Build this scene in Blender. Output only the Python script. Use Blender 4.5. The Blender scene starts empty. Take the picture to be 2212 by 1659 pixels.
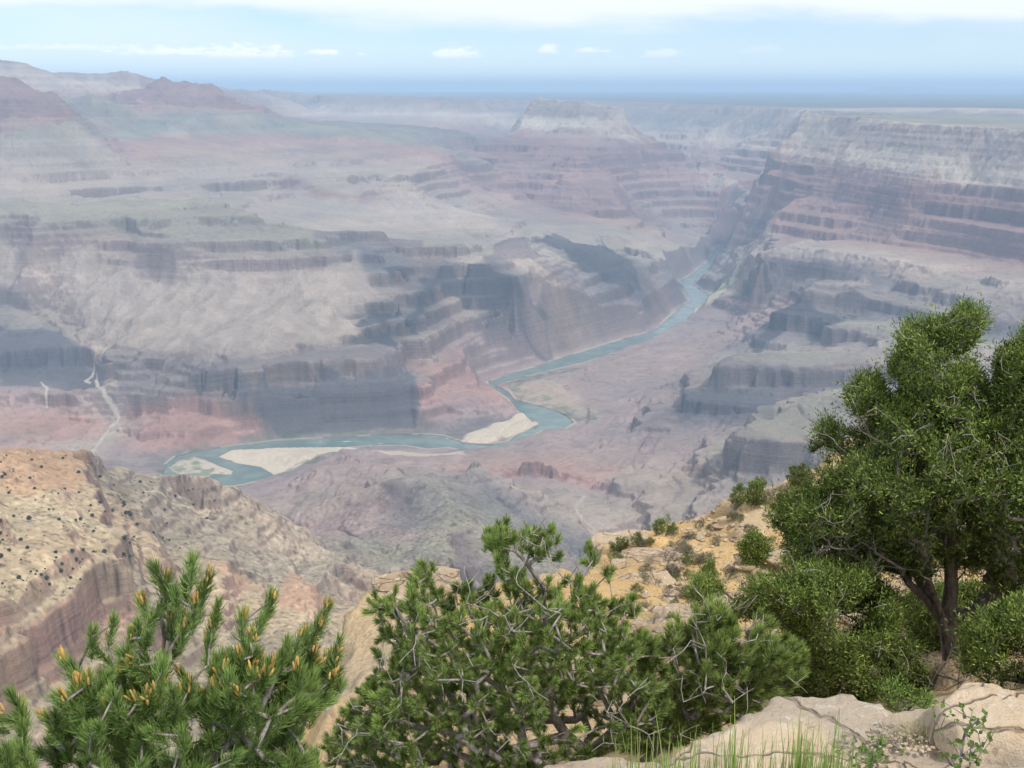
import bpy, math, random
import numpy as np
from mathutils import Vector
from mathutils.geometry import delaunay_2d_cdt

# ------------------------------------------------------------------ camera, sky, sun, exposure
S = bpy.context.scene
PITCH = math.atan(0.2687)
cd = bpy.data.cameras.new('camera'); cam = bpy.data.objects.new('camera', cd)
S.collection.objects.link(cam); S.camera = cam
cd.sensor_width = 36.0; cd.lens = 36.0 * 2372 / 2212
cd.clip_start = 0.05; cd.clip_end = 300000
cam.location = (0, 0, 0); cam.rotation_euler = (math.radians(90) - PITCH, 0, 0)

SUN_EL, SUN_AZ = math.radians(52), math.radians(138)      # azimuth clockwise from the view direction (+Y)
W = bpy.data.worlds.new('World'); S.world = W; W.use_nodes = True
nt = W.node_tree; nt.nodes.clear()
def N(nt, t, **k):
    n = nt.nodes.new(t)
    for a, b in k.items():
        if a == 'inp':
            for i, v in b.items():
                if isinstance(v, bpy.types.NodeSocket): nt.links.new(v, n.inputs[i])
                else: n.inputs[i].default_value = v
        else: setattr(n, a, b)
    return n
def math_(nt, op, *v, clamp=False):
    n = nt.nodes.new('ShaderNodeMath'); n.operation = op; n.use_clamp = clamp
    for i, x in enumerate(v):
        if isinstance(x, bpy.types.NodeSocket): nt.links.new(x, n.inputs[i])
        else: n.inputs[i].default_value = x
    return n.outputs[0]
def mix_(nt, f, a, b, mode='MIX'):
    n = nt.nodes.new('ShaderNodeMix'); n.data_type = 'RGBA'; n.blend_type = mode
    for i, x in ((0, f), (6, a), (7, b)):
        if isinstance(x, bpy.types.NodeSocket): nt.links.new(x, n.inputs[i])
        else: n.inputs[i].default_value = x if i == 0 else (*x[:3], 1)
    return n.outputs[2]
def smooth(nt, x, a, b):
    n = nt.nodes.new('ShaderNodeMapRange'); n.interpolation_type = 'SMOOTHSTEP'
    nt.links.new(x, n.inputs[0]); n.inputs[1].default_value = a; n.inputs[2].default_value = b
    return n.outputs[0]

sky = N(nt, 'ShaderNodeTexSky', sky_type='NISHITA', sun_disc=False, sun_elevation=SUN_EL,
        sun_rotation=SUN_AZ, altitude=2200, air_density=1.0, dust_density=0.6, ozone_density=1.0)
tc = N(nt, 'ShaderNodeTexCoord')
sep = N(nt, 'ShaderNodeSeparateXYZ', inp={0: tc.outputs['Generated']})
# elevation and azimuth of the looking direction, in degrees
el = math_(nt, 'MULTIPLY', math_(nt, 'ARCSINE', sep.outputs[2]), 57.2958)
az = math_(nt, 'MULTIPLY', math_(nt, 'ARCTAN2', sep.outputs[0], sep.outputs[1]), 57.2958)
cv = N(nt, 'ShaderNodeCombineXYZ', inp={0: math_(nt, 'MULTIPLY', az, 0.09), 1: math_(nt, 'MULTIPLY', el, 0.42)})
n1 = N(nt, 'ShaderNodeTexNoise', inp={'Vector': cv.outputs[0], 'Scale': 1.0, 'Detail': 7.0, 'Roughness': 0.52})
# high veil of cloud: lower edge falls from 4.2 deg on the left to 2.9 deg in the middle
edge = math_(nt, 'ADD', el, math_(nt, 'MULTIPLY', math_(nt, 'SUBTRACT', n1.outputs[0], 0.5), 3.4))
tilt = math_(nt, 'MULTIPLY', smooth(nt, az, -24, -4), 0.9)
veil = smooth(nt, math_(nt, 'ADD', edge, tilt), 3.3, 4.7)
n2 = N(nt, 'ShaderNodeTexNoise', inp={'Vector': cv.outputs[0], 'Scale': 0.55, 'Detail': 4.0, 'Roughness': 0.5})
hz = math_(nt, 'MULTIPLY', smooth(nt, n2.outputs[0], 0.42, 0.72), 0.45)
amount = math_(nt, 'MAXIMUM', math_(nt, 'MULTIPLY', veil, 0.93), math_(nt, 'MULTIPLY', hz, smooth(nt, el, 0.4, 2.0)))
# a row of small flat-bottomed cumulus at about 2.2 degrees; a = azimuth, w = half width, h = height
cum = None
wob = N(nt, 'ShaderNodeTexNoise', inp={'Vector': N(nt, 'ShaderNodeCombineXYZ', inp={0: math_(nt, 'MULTIPLY', az, 1.5), 1: math_(nt, 'MULTIPLY', el, 3.6)}).outputs[0], 'Scale': 1.0, 'Detail': 6.0, 'Roughness': 0.6})
wv = math_(nt, 'SUBTRACT', wob.outputs[0], 0.5)
for a, w, base, h, s in ((-20.4, 5.2, 1.80, 0.30, .7), (-15.8, 4.6, 1.60, 0.46, 1), (-13.0, 2.6, 1.52, 0.72, 1), (-11.3, .9, 1.72, 0.25, .9), (-9.3, 0.95, 1.65, 0.30, .95),
                       (-7.5, .35, 1.62, .22, .7), (-2.8, 1.35, 1.55, 0.60, .95), (1.8, 0.65, 1.78, 0.5, .8), (3.9, 1.0, 1.80, 0.25, .75), (7.5, 1.3, 1.58, 0.42, .6), (12.3, 1.1, 1.75, .4, .3)):
    dx = math_(nt, 'DIVIDE', math_(nt, 'SUBTRACT', az, a), w)
    dy = math_(nt, 'DIVIDE', math_(nt, 'SUBTRACT', el, base), h)
    up = math_(nt, 'SUBTRACT', math_(nt, 'SUBTRACT', 1.0, math_(nt, 'MULTIPLY', dx, dx)), math_(nt, 'MULTIPLY', dy, math_(nt, 'ABSOLUTE', dy)))
    q = smooth(nt, math_(nt, 'ADD', up, math_(nt, 'MULTIPLY', wv, 3.4)), -0.1, 0.9)
    q = math_(nt, 'MULTIPLY', math_(nt, 'MULTIPLY', q, smooth(nt, dy, -0.35, 0.15)), s)
    cum = q if cum is None else math_(nt, 'MAXIMUM', cum, q)
amount = math_(nt, 'MAXIMUM', amount, math_(nt, 'MULTIPLY', cum, 0.9))
CLOUD = (9.2, 9.3, 9.6)
SKYMUL = (1.0, 1.04, 1.14)
skyc = mix_(nt, 1.0, sky.outputs[0], SKYMUL, 'MULTIPLY')
skyc = mix_(nt, math_(nt, 'MULTIPLY', smooth(nt, el, 2.6, -.5), .6), skyc, (8.2, 10.2, 11.6))
cc = mix_(nt, cum, CLOUD, (11.0, 11.0, 10.8))
col = mix_(nt, amount, skyc, cc)
bg = N(nt, 'ShaderNodeBackground', inp={0: col, 1: 0.105})
out = N(nt, 'ShaderNodeOutputWorld', inp={0: bg.outputs[0]})

sl = bpy.data.lights.new('sun', 'SUN'); sun = bpy.data.objects.new('sun', sl); S.collection.objects.link(sun)
sl.energy = 3.2; sl.angle = math.radians(4.5); sl.color = (1.0, 0.955, 0.9)
sd = Vector((math.sin(SUN_AZ) * math.cos(SUN_EL), math.cos(SUN_AZ) * math.cos(SUN_EL), math.sin(SUN_EL)))
sun.rotation_euler = sd.to_track_quat('Z', 'Y').to_euler(); sun.location = (40, -60, 90)
S.view_settings.view_transform = 'Standard'; S.view_settings.look = 'None'
S.view_settings.exposure = 0.22; S.view_settings.gamma = 1.0
S.cycles.max_bounces = 5; S.cycles.diffuse_bounces = 2; S.cycles.glossy_bounces = 2
S.cycles.transparent_max_bounces = 8; S.cycles.volume_bounces = 1
S.cycles.use_adaptive_sampling = True; S.cycles.adaptive_threshold = 0.02

# ------------------------------------------------------------------ helpers
F_, CX_, CY_ = 2372.0, 1106.0, 829.5
cp, sp = math.cos(PITCH), math.sin(PITCH)
def ray(u, v):
    x = (u - CX_) / F_; t = (v - CY_) / F_
    return x, cp - t * sp, -sp - t * cp
def at_z(u, v, z):                      # point of a sight line at height z
    x, y, w = ray(u, v); k = z / w
    return x * k, y * k, z
def at_d(u, v, d):                      # point of a sight line at horizontal distance d (metres)
    x, y, w = ray(u, v); k = d / math.hypot(x, y)
    return x * k, y * k, w * k
def tag(o, label=None, cat=None, group=None, kind=None):
    if label: o['label'] = label
    if cat: o['category'] = cat
    if group: o['group'] = group
    if kind: o['kind'] = kind
    return o
def mesh_np(name, V, Fc, mat, parent=None, smooth_=True, cols=None, mats=None):
    """V (n,3), Fc (m,k) with k 3 or 4"""
    V = np.ascontiguousarray(V, dtype=np.float32); Fc = np.ascontiguousarray(Fc, dtype=np.int32)
    me = bpy.data.meshes.new(name)
    k = Fc.shape[1]
    me.vertices.add(len(V)); me.vertices.foreach_set('co', V.ravel())
    me.loops.add(Fc.size); me.loops.foreach_set('vertex_index', Fc.ravel())
    me.polygons.add(len(Fc)); me.polygons.foreach_set('loop_start', np.arange(0, Fc.size, k, dtype=np.int32))
    me.polygons.foreach_set('loop_total', np.full(len(Fc), k, dtype=np.int32))
    me.polygons.foreach_set('use_smooth', np.full(len(Fc), smooth_))
    if cols is not None:
        ca = me.color_attributes.new('Col', 'FLOAT_COLOR', 'POINT')
        c4 = np.ones((len(V), 4), np.float32); c4[:, :cols.shape[1]] = cols
        ca.data.foreach_set('color', c4.ravel())
    me.update(); me.validate()
    me.materials.append(mat)
    o = bpy.data.objects.new(name, me); S.collection.objects.link(o)
    if parent: o.parent = parent
    return o

def hash2(ix, iy, seed):
    h = (ix.astype(np.int64) * 374761393 + iy.astype(np.int64) * 668265263 + seed * 974711) & 0xFFFFFFFF
    h = ((h ^ (h >> 13)) * 1274126177) & 0xFFFFFFFF
    h = (h ^ (h >> 16)) & 0xFFFFFF
    return h.astype(np.float32) / 16777216.0
def vnoise(x, y, seed=0):               # smooth lattice noise, -1..1
    ix = np.floor(x); iy = np.floor(y); fx = (x - ix); fy = (y - iy)
    fx = fx * fx * fx * (fx * (fx * 6 - 15) + 10); fy = fy * fy * fy * (fy * (fy * 6 - 15) + 10)
    ix = ix.astype(np.int64); iy = iy.astype(np.int64)
    a = hash2(ix, iy, seed); b = hash2(ix + 1, iy, seed); c = hash2(ix, iy + 1, seed); d = hash2(ix + 1, iy + 1, seed)
    return ((a + (b - a) * fx) * (1 - fy) + (c + (d - c) * fx) * fy) * 2 - 1
def fbm(x, y, lam, octv=4, seed=0, gain=0.5, ridged=False):
    s = 0; amp = 1; tot = 0
    for k in range(octv):
        r = 0.6 * k + seed
        c, s_ = math.cos(r), math.sin(r)
        n = vnoise((x * c - y * s_) / lam + 17.3 * k, (x * s_ + y * c) / lam - 9.1 * k, seed + k)
        if ridged: n = 1 - 2 * np.abs(n)
        s = s + n * amp; tot += amp; amp *= gain; lam *= 0.5
    return s / tot

class Tin:
    """terrain between surveyed lines; works in (azimuth, ln r), which keeps angles"""
    def __init__(self): self.p = []; self.seen = {}
    def add(self, P, c, cell=0.0035):
        x, y, z = P; a = math.atan2(x, y); s = math.log(math.hypot(x, y))
        k = (round(a / cell), round(s / cell))
        if k in self.seen: return
        self.seen[k] = 1; self.p.append((a, s, z, *c))
    def line(self, pts, c, mode='z', back=None, step=0.012):
        W_ = [at_z(u, v, w) if mode == 'z' else at_d(u, v, w * 1000) for u, v, w in pts]
        if LOG: print('LINE', c, [(u, v, round(math.hypot(*p[:2])), round(p[2])) for (u, v, w), p in zip(pts, W_)])
        for k in range(len(W_)):
            self.add(W_[k], c)
            if back: self.off(W_[k], back, c)
            if k + 1 < len(W_):
                A, B = W_[k], W_[k + 1]
                ra, rb = math.hypot(*A[:2]), math.hypot(*B[:2])
                n = int(math.hypot(math.atan2(A[0], A[1]) - math.atan2(B[0], B[1]), math.log(ra / rb)) / step)
                for j in range(1, n + 1):
                    t = j / (n + 1); Q = tuple(A[i] + (B[i] - A[i]) * t for i in range(3))
                    self.add(Q, c)
                    if back: self.off(Q, back, c)
    def off(self, P, back, c):
        r = math.hypot(P[0], P[1]); k = (r + back[0]) / r
        self.add((P[0] * k, P[1] * k, P[2] - back[1]), c)
    def raster(self, A, Sg):
        P = np.array(self.p); v2 = [Vector((p[0], p[1])) for p in self.p]
        r = delaunay_2d_cdt(v2, [], [], 0, 1e-7)
        co = np.array([tuple(v) for v in r[0]]); src = [o[0] if o else -1 for o in r[3]]
        dat = P[src, 2:]
        H = np.full((len(Sg), len(A), dat.shape[1]), np.nan, np.float64)
        for f in r[2]:
            i0, i1, i2 = f; p0, p1, p2 = co[i0], co[i1], co[i2]
            lo = np.minimum(np.minimum(p0, p1), p2); hi = np.maximum(np.maximum(p0, p1), p2)
            ja, jb = np.searchsorted(A, lo[0] - 1e-9), np.searchsorted(A, hi[0] + 1e-9)
            ia, ib = np.searchsorted(Sg, lo[1] - 1e-9), np.searchsorted(Sg, hi[1] + 1e-9)
            if ja >= jb or ia >= ib: continue
            X, Y = np.meshgrid(A[ja:jb], Sg[ia:ib])
            det = (p1[1] - p2[1]) * (p0[0] - p2[0]) + (p2[0] - p1[0]) * (p0[1] - p2[1])
            if abs(det) < 1e-16: continue
            w0 = ((p1[1] - p2[1]) * (X - p2[0]) + (p2[0] - p1[0]) * (Y - p2[1])) / det
            w1 = ((p2[1] - p0[1]) * (X - p2[0]) + (p0[0] - p2[0]) * (Y - p2[1])) / det
            w2 = 1 - w0 - w1
            m = (w0 >= -1e-6) & (w1 >= -1e-6) & (w2 >= -1e-6)
            val = w0[..., None] * dat[i0] + w1[..., None] * dat[i1] + w2[..., None] * dat[i2]
            H[ia:ib, ja:jb][m] = val[m]
        bad = np.isnan(H[..., 0])
        if bad.any():
            for j in range(H.shape[1]):
                g = np.where(~bad[:, j])[0]
                if len(g): 
                    idx = np.clip(np.searchsorted(g, np.arange(H.shape[0])), 0, len(g) - 1)
                    H[:, j][bad[:, j]] = H[:, j][g[idx]][bad[:, j]]
        return H
def blur(G, n=1):
    for _ in range(n):
        q = G.copy(); q[1:-1] = (G[:-2] + 2 * G[1:-1] + G[2:]) / 4
        G = q.copy(); G[:, 1:-1] = (q[:, :-2] + 2 * q[:, 1:-1] + q[:, 2:]) / 4
    return G
def bil(G, fi, fj):
    fi = np.clip(fi, 0, G.shape[0] - 1.001); fj = np.clip(fj, 0, G.shape[1] - 1.001)
    i = fi.astype(np.int32); j = fj.astype(np.int32); a = fi - i; b = fj - j
    if G.ndim == 3: a = a[..., None]; b = b[..., None]
    return (G[i, j] * (1 - a) + G[i + 1, j] * a) * (1 - b) + (G[i, j + 1] * (1 - a) + G[i + 1, j + 1] * a) * b
def grid_faces(nr, nc):
    i = np.arange(nr * nc).reshape(nr, nc)
    return np.stack([i[:-1, :-1], i[:-1, 1:], i[1:, 1:], i[1:, :-1]], -1).reshape(-1, 4)
def poly_sd(X, Y, poly):
    """signed distance to a closed polygon (negative inside)"""
    d = np.full(X.shape, 1e18); ins = np.zeros(X.shape, bool); n = len(poly)
    for k in range(n):
        x0, y0 = poly[k]; x1, y1 = poly[(k + 1) % n]; dx, dy = x1 - x0, y1 - y0
        t = np.clip(((X - x0) * dx + (Y - y0) * dy) / (dx * dx + dy * dy + 1e-12), 0, 1)
        d = np.minimum(d, (X - x0 - t * dx) ** 2 + (Y - y0 - t * dy) ** 2)
        if y0 != y1:
            ins ^= ((y0 > Y) != (y1 > Y)) & (X < dx * (Y - y0) / dy + x0)
    d = np.sqrt(d); return np.where(ins, -d, d)

LOG = False
QUAL = 1.2
#@@CANYON
# ------------------------------------------------------------------ the canyon
O = (.257, .212, .176); T = (.295, .243, .20); R = (.25, .185, .17); RR = (.29, .175, .145); C = (.33, .275, .22)
RW = (.25, .155, .13); D = (.10, .09, .092); DM = (.165, .14, .135); P = (.085, .09, .085); K = (.22, .175, .15)
SU = (.205, .125, .11); OR = (.35, .265, .17); GN = (.225, .203, .16); PG = (.18, .17, .135)
tin = Tin(); L = tin.line
# far plain and horizon
L([(-350, 199, 68), (1106, 198.5, 68), (2560, 199, 68)], P, 'd', step=.05)
L([(1100, 201, 45), (1700, 202, 45), (2560, 203, 45)], P, 'd', step=.05)
L([(1860, 198, 60), (1893, 184, 60), (1990, 187, 60), (2050, 190, 60), (2212, 191, 60), (2500, 196, 60)], K, 'd', back=(3000, 150))
L([(1850, 200, 57), (2500, 201, 57)], P, 'd')
# distant forested rim on the left
L([(-350, 108, 13.6), (0, 128, 13.6), (40, 133, 13.6), (68, 142, 13.6), (110, 155, 13.6), (150, 155, 13.6), (200, 160, 13.6), (230, 156, 13.6), (270, 158, 13.7), (330, 172, 13.9), (400, 182, 14.3), (470, 190.5, 15.3), (560, 196, 17.5), (640, 197.5, 21)], K, 'd', back=(1500, 150))
L([(-350, 150, 13.35), (0, 158, 13.35), (60, 165, 13.35), (110, 178, 13.35), (200, 183, 13.35), (330, 190, 13.6), (400, 200, 13.9)], C, 'd')
L([(-350, 235, 12.9), (0, 235, 12.9), (150, 225, 12.9), (250, 222, 12.9), (420, 230, 13.1), (540, 240, 14)], SU, 'd')

# far mesas in the middle left
L([(560, 214, 19), (580, 212, 19), (680, 211, 19), (692, 203, 18), (760, 202, 18), (800, 204, 18), (890, 207, 17.5), (960, 210, 17), (1030, 213, 17), (1048, 222, 16.8)], K, 'd', back=(1500, 60))
L([(575, 228, 18.5), (680, 226, 18), (700, 224, 17.4), (800, 226, 17.2), (890, 226, 17), (1000, 230, 16.6), (1055, 238, 16.6)], K, 'd')
L([(575, 240, 18.2), (700, 246, 17), (890, 248, 16.6), (1000, 250, 16.2), (1065, 258, 16.2)], C, 'd')
L([(560, 258, 15.5), (700, 268, 15), (900, 280, 14.5), (1000, 290, 14.2), (1080, 305, 14)], SU, 'd')
# far canyon wall in the middle right
z0 = -235
L([(1056, 216, 19), (1150, 217, 18.5), (1230, 218, 17.5), (1300, 220, 17), (1360, 222, 16.5), (1450, 225, 16), (1560, 230, 15), (1650, 234, 14.2), (1730, 237, 13.5)], K, 'd')
L([(1060, 240, 16.82), (1360, 254, 15.8), (1450, 257, 15.3), (1560, 262, 14.4), (1650, 265, 13.6), (1730, 268, 12.57)], DM, 'd')
L([(1060, 262, 16.18), (1360, 290, 15.1), (1450, 292, 14.7), (1560, 296, 13.9), (1650, 302, 13.1), (1730, 305, 12.4)], C, 'd')
L([(1060, 290, 16), (1360, 340, 14.2), (1450, 344, 13.8), (1500, 352, 13.4), (1600, 372, 12.6), (1700, 385, 11.8)], SU, 'd')
L([(1400, 362, 13.2), (1500, 374, 12.09), (1560, 386, 11.77), (1620, 400, 11.19)], C, 'd')
L([(1060, 213, 25), (1200, 214, 23), (1360, 219, 19.5), (1560, 226, 17.5), (1730, 232, 15.8), (1850, 231.5, 15.2), (2060, 230.5, 14.8), (2212, 235, 13.9), (2560, 241, 13.4)], P, 'd')
# gorge behind the right plateau
L([(1750, 236.5, 13.2), (1850, 236, 13), (1950, 235, 12.8), (2060, 234, 12.6), (2140, 236, 12.2), (2212, 239, 11.8), (2560, 246, 11.4)], C, 'd')
L([(1750, 244, 12.8), (1850, 245, 12.6), (2060, 247, 12.2), (2212, 253, 11.3), (2560, 260, 11)], DM, 'd')
L([(1730, 246, 11.9), (1850, 247.5, 11.4), (2000, 251.5, 10.6), (2212, 261, 9.3), (2560, 278, 8)], PG, 'd')
# right plateau and its wall
L([(1725, 248, 10.0), (1762, 250, 9.8), (1825, 255, 9.3), (1891, 260.5, 8.9), (1975, 268, 8.4), (2090, 277, 8.0), (2212, 284.5, 7.6), (2560, 306, 6.9)], C, 'd')
L([(1735, 247, 10.2), (1762, 248.5, 10.0), (1825, 253, 9.55), (1891, 258, 9.15), (1975, 265, 8.7), (2090, 273.5, 8.3), (2212, 280.5, 7.9), (2560, 300, 7.2)], PG, 'd')
L([(1712, 290, 9.8), (1760, 298, 9.4), (1841, 313, 8.75), (1900, 320, 8.45), (1975, 329, 8.05), (2090, 338, 7.7), (2212, 345, 7.35), (2560, 375, 6.7)], K, 'd')
L([(1675, 320, 9.75), (1710, 328, 9.5), (1770, 340, 9.0), (1841, 355, 8.45), (1900, 363, 8.15), (1975, 374, 7.8), (2090, 388, 7.5), (2212, 396, 7.15), (2560, 430, 6.5)], C, 'd')
L([(1645, 350, 9.75), (1700, 366, 9.2), (1780, 385, 8.6), (1841, 400, 8.2), (1900, 405, 7.95), (1975, 412, 7.6), (2090, 428, 7.3), (2212, 440, 7.0), (2560, 480, 6.3)], SU, 'd')
L([(1605, 385, 9.95), (1650, 396, 9.4), (1700, 415, 8.8), (1780, 430, 8.3), (1841, 440, 8.0), (1900, 446, 7.8), (1975, 455, 7.45), (2090, 468, 7.15), (2212, 478, 6.85), (2560, 520, 6.2)], SU, 'd')
L([(1588, 403, 10.6), (1620, 410, 10.4), (1645, 416, 10.0)], RW, 'd')
L([(1674, 456, 8.25), (1774, 459, 8.0), (1874, 479, 7.75), (2008, 489, 7.25), (2090, 494, 7.0), (2212, 505, 6.7), (2560, 550, 6.1)], RW, 'd')
L([(1572, 446, 10.45), (1610, 452, 10.2), (1640, 458, 9.8)], RW, 'd')
L([(1661, 499, 8.05), (1725, 512, 7.85), (1841, 520, 7.6), (2000, 540, 7.15), (2090, 555, 6.9), (2212, 575, 6.6), (2560, 620, 6.0)], RW, 'd')
def hid(*q):
    for u, d, z in q:
        x, y, _ = at_d(u, 400, d * 1000); tin.add((x, y, z), SU)
hid((1712, 10.6, -800), (1700, 10.5, -900), (1660, 10.6, -1000), (1610, 11.3, -1150), (1570, 11.3, -1200), (1560, 11.0, -1250), (1640, 9.0, -1180), (1652, 8.6, -1130))
# valley floor behind
L([(1410, 455, 10.9), (1450, 478, 10.9), (1490, 494, 10.9), (1540, 512, 10.6), (1600, 500, 10.0), (1640, 490, 9.6)], O, 'd')
L([(1365, 386, 11.2), (1408, 379, 11.7), (1508, 374, 11.9), (1560, 377, 11.8), (1600, 388, 11.6)], RW, 'd')
L([(1372, 428, 10.9), (1408, 422, 11.3), (1508, 424, 11.4), (1562, 424, 11.3)], RW, 'd')
# centre mesa
L([(1161, 213, 12.9), (1185, 215, 12.8), (1208, 218, 12.7), (1250, 222, 12.5), (1291, 228, 12.3), (1341, 236, 12.0)], C, 'd', back=(700, 60))
L([(1128, 250, 12.7), (1165, 250, 12.5), (1215, 253, 12.2), (1308, 260, 11.9), (1358, 264, 11.9)], K, 'd')
L([(1115, 280, 12.3), (1175, 285, 12.0), (1230, 291, 11.8), (1275, 296, 11.7), (1341, 299, 11.7), (1395, 303, 11.9)], C, 'd')
L([(1075, 296, 12.2), (1130, 305, 11.6), (1200, 315, 11.2), (1300, 325, 11.2), (1441, 320, 12.2)], SU, 'd')
L([(1040, 330, 11.32), (1100, 338, 11.2), (1180, 350, 10.8), (1220, 352, 10.7), (1251, 333, 10.5), (1275, 350, 10.5), (1318, 375, 10.25)], SU, 'd')
L([(1390, 345, 11.8), (1508, 347, 12.2), (1560, 368, 12.2)], SU, 'd')
hid((1150, 13.6, -700), (1120, 13.4, -750), (1080, 13.2, -800), (1035, 12.6, -850), (1200, 13.8, -700), (1300, 13.5, -750), (1352, 12.9, -800), (1375, 12.7, -850), (1430, 12.9, -900), (1500, 13, -950), (1372, 10.35, -1050), (1384, 9.9, -1140), (1362, 10.6, -1000))
L([(1025, 360, 11), (1075, 374, 10.6), (1155, 388, 10.2), (1241, 402, 9.95), (1301, 404, 9.9), (1341, 395, 10), (1353, 408, 10)], RW, 'd')
L([(1020, 392, 10.19), (1101, 420, 10.2), (1165, 443, 9.85), (1208, 458, 9.65), (1308, 470, 9.55), (1368, 468, 9.65)], RW, 'd')

L([(960, 440, 9.21), (1050, 470, 9.2), (1150, 490, 8.9), (1250, 500, 8.8), (1350, 505, 8.9), (1420, 515, 9.2), (1480, 530, 9.6), (1540, 528, 9.93)], O, 'd')
L([(1060, 528, 7.9), (1150, 505, 8.0), (1250, 530, 8.0), (1350, 546, 8.0), (1400, 556, 8.15), (1440, 562, 8.3), (1500, 555, 8.9), (1545, 546, 9.36)], T, 'd')
L([(1395, 572, 8.1), (1440, 582, 8.25), (1500, 572, 8.8), (1540, 556, 9.36)], D, 'd')
L([(1500, 513, 10.1), (1515, 509, 10.4)], O, 'd')
# left buttes
L([(-350, 152, 10.5), (-150, 166, 10.2), (0, 166, 10), (43, 166, 10), (53, 181, 9.9), (83, 195, 9.8), (113, 203, 9.6), (128, 212, 9.45)], RW, 'd', back=(500, 120))
L([(-350, 225, 9.6), (0, 222, 9.5), (30, 214, 9.4), (70, 218, 9.4), (90, 212, 9.35), (128, 215, 9.35)], RW, 'd')
L([(-350, 262, 9.2), (0, 262, 9.2), (30, 252, 9.2), (77, 253, 9.15), (100, 256, 9.05), (137, 248, 9.2)], RW, 'd')
L([(-350, 330, 8.8), (0, 330, 8.8), (50, 300, 8.85), (100, 275, 8.9), (140, 268, 9.2), (167, 276, 9.07), (233, 296, 9.7)], PG, 'd')
L([(137, 212, 11.2), (155, 210, 11.2), (187, 204, 11.2), (210, 207, 11.2), (235, 216, 11.3), (253, 226, 11.4)], PG, 'd', back=(500, 80))

L([(257, 202, 12), (293, 192, 12), (310, 190, 12.1), (330, 176, 12.2), (347, 163, 12.2), (354, 166, 12.2), (370, 178, 12.2), (393, 175, 12.2), (420, 188, 12.1), (433, 181, 12), (450, 183, 12), (478, 192, 11.9), (484, 203, 11.8), (507, 215, 11.7), (540, 223, 11.6), (557, 231, 11.5)], RW, 'd', back=(500, 110))
L([(257, 206, 11.9), (300, 200, 11.8), (330, 203, 11.7), (400, 203, 11.7), (440, 198, 11.7), (480, 210, 11.6)], RW, 'd')
L([(253, 222, 11.7), (300, 232, 11.5), (340, 226, 11.5), (400, 232, 11.45), (470, 228, 11.5), (500, 238, 11.4), (557, 238, 11.4)], RW, 'd')
L([(215, 268, 10.9), (280, 262, 10.9), (333, 270, 10.8), (383, 262, 10.8), (430, 250, 11), (500, 248, 11.1), (567, 246, 11.3), (623, 260, 11.4)], PG, 'd')
L([(623, 261, 12), (737, 264, 12), (820, 266, 12), (900, 272, 12), (1000, 287, 11.8), (1040, 300, 11.5)], (.13, .12, .105), 'd', back=(800, 150))
L([(230, 300, 9.73), (330, 290, 10.4), (500, 286, 10.8), (600, 284, 10.9), (660, 286, 10.9), (737, 292, 10.8), (800, 300, 10.7), (900, 313, 10.5), (960, 325, 10.4), (1005, 340, 10.3)], PG, 'd')
L([(230, 312, 9.34), (330, 302, 10.25), (500, 298, 10.6), (660, 300, 10.7), (737, 307, 10.6), (800, 314, 10.5), (900, 326, 10.3), (960, 337, 10.2)], RW, 'd')
for dv, dd, cc_ in ((0, 0, O), (45, -.4, O)):
    L([(-350, 375 + dv, 8.45 + dd), (0, 375 + dv, 8.5 + dd), (100, 365 + dv, 8.5 + dd), (200, 385 + dv, 8.6 + dd), (330, 365 + dv, 8.9 + dd), (400, 385 + dv, 8.9 + dd), (500, 360 + dv, 9.1 + dd), (600, 390 + dv, 9.1 + dd), (700, 360 + dv, 9.3 + dd), (800, 385 + dv, 9.2 + dd), (900, 370 + dv * .8, 9.3 + dd)], cc_, 'd')
L([(630, 385, 9.0), (700, 420, 8.75), (780, 430, 8.7)], SU, 'd')
L([(740, 440, 8.6), (850, 385, 9.05), (910, 432, 8.7), (885, 458, 8.5), (750, 448, 8.5)], T, 'd')
L([(-350, 430, 7.85), (200, 428, 7.9), (400, 425, 8.1), (520, 440, 8.0), (600, 465, 7.95), (700, 485, 7.9), (800, 490, 7.9), (900, 505, 7.9), (1000, 528, 7.6), (1045, 540, 7.5)], O, 'd')
# long mesa across the river: crest, upper shelf, cliff, talus
L([(-350, 460, -600), (0, 434, -600), (115, 441, -615), (200, 433, -615), (265, 427, -610), (330, 428, -610), (362, 440, -630), (392, 453, -650), (417, 440, -625), (450, 423, -605), (485, 438, -630), (525, 458, -660), (600, 478, -700), (700, 497, -750), (775, 503, -775), (850, 511, -800), (935, 522, -835), (1000, 532, -860), (1015, 546, -885), (1038, 552, -900), (1060, 540, -900), (1078, 524, -866), (1091, 516, -857), (1138, 516, -890), (1148, 522, -905), (1175, 517, -925), (1195, 503, -915), (1211, 506, -925), (1235, 520, -970), (1298, 531, -1030), (1348, 550, -1105), (1385, 565, -1165)], GN, back=(450, 170))
L([(415, 449, -650), (450, 452, -655), (486, 449, -655)], DM)
L([(260, 432, -625), (332, 433, -628)], DM)
L([(150, 447, -635), (260, 450, -640), (340, 455, -645), (400, 468, -680), (470, 490, -715), (560, 508, -750), (650, 520, -775)], GN)
L([(-350, 475, -630), (0, 456, -635), (38, 458, -640), (52, 474, -665), (85, 478, -680), (160, 480, -690), (210, 476, -690), (262, 474, -690), (300, 492, -705), (350, 499, -715), (425, 509, -740), (500, 520, -765), (600, 528, -785), (660, 527, -792), (705, 528, -795)], GN)
L([(-350, 505, -690), (0, 484, -690), (38, 490, -705), (70, 510, -745), (150, 514, -758), (200, 513, -760), (270, 503, -750), (300, 533, -790), (375, 543, -806), (425, 545, -814), (500, 549, -824), (600, 562, -852), (660, 555, -846), (705, 548, -840)], K)
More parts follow.
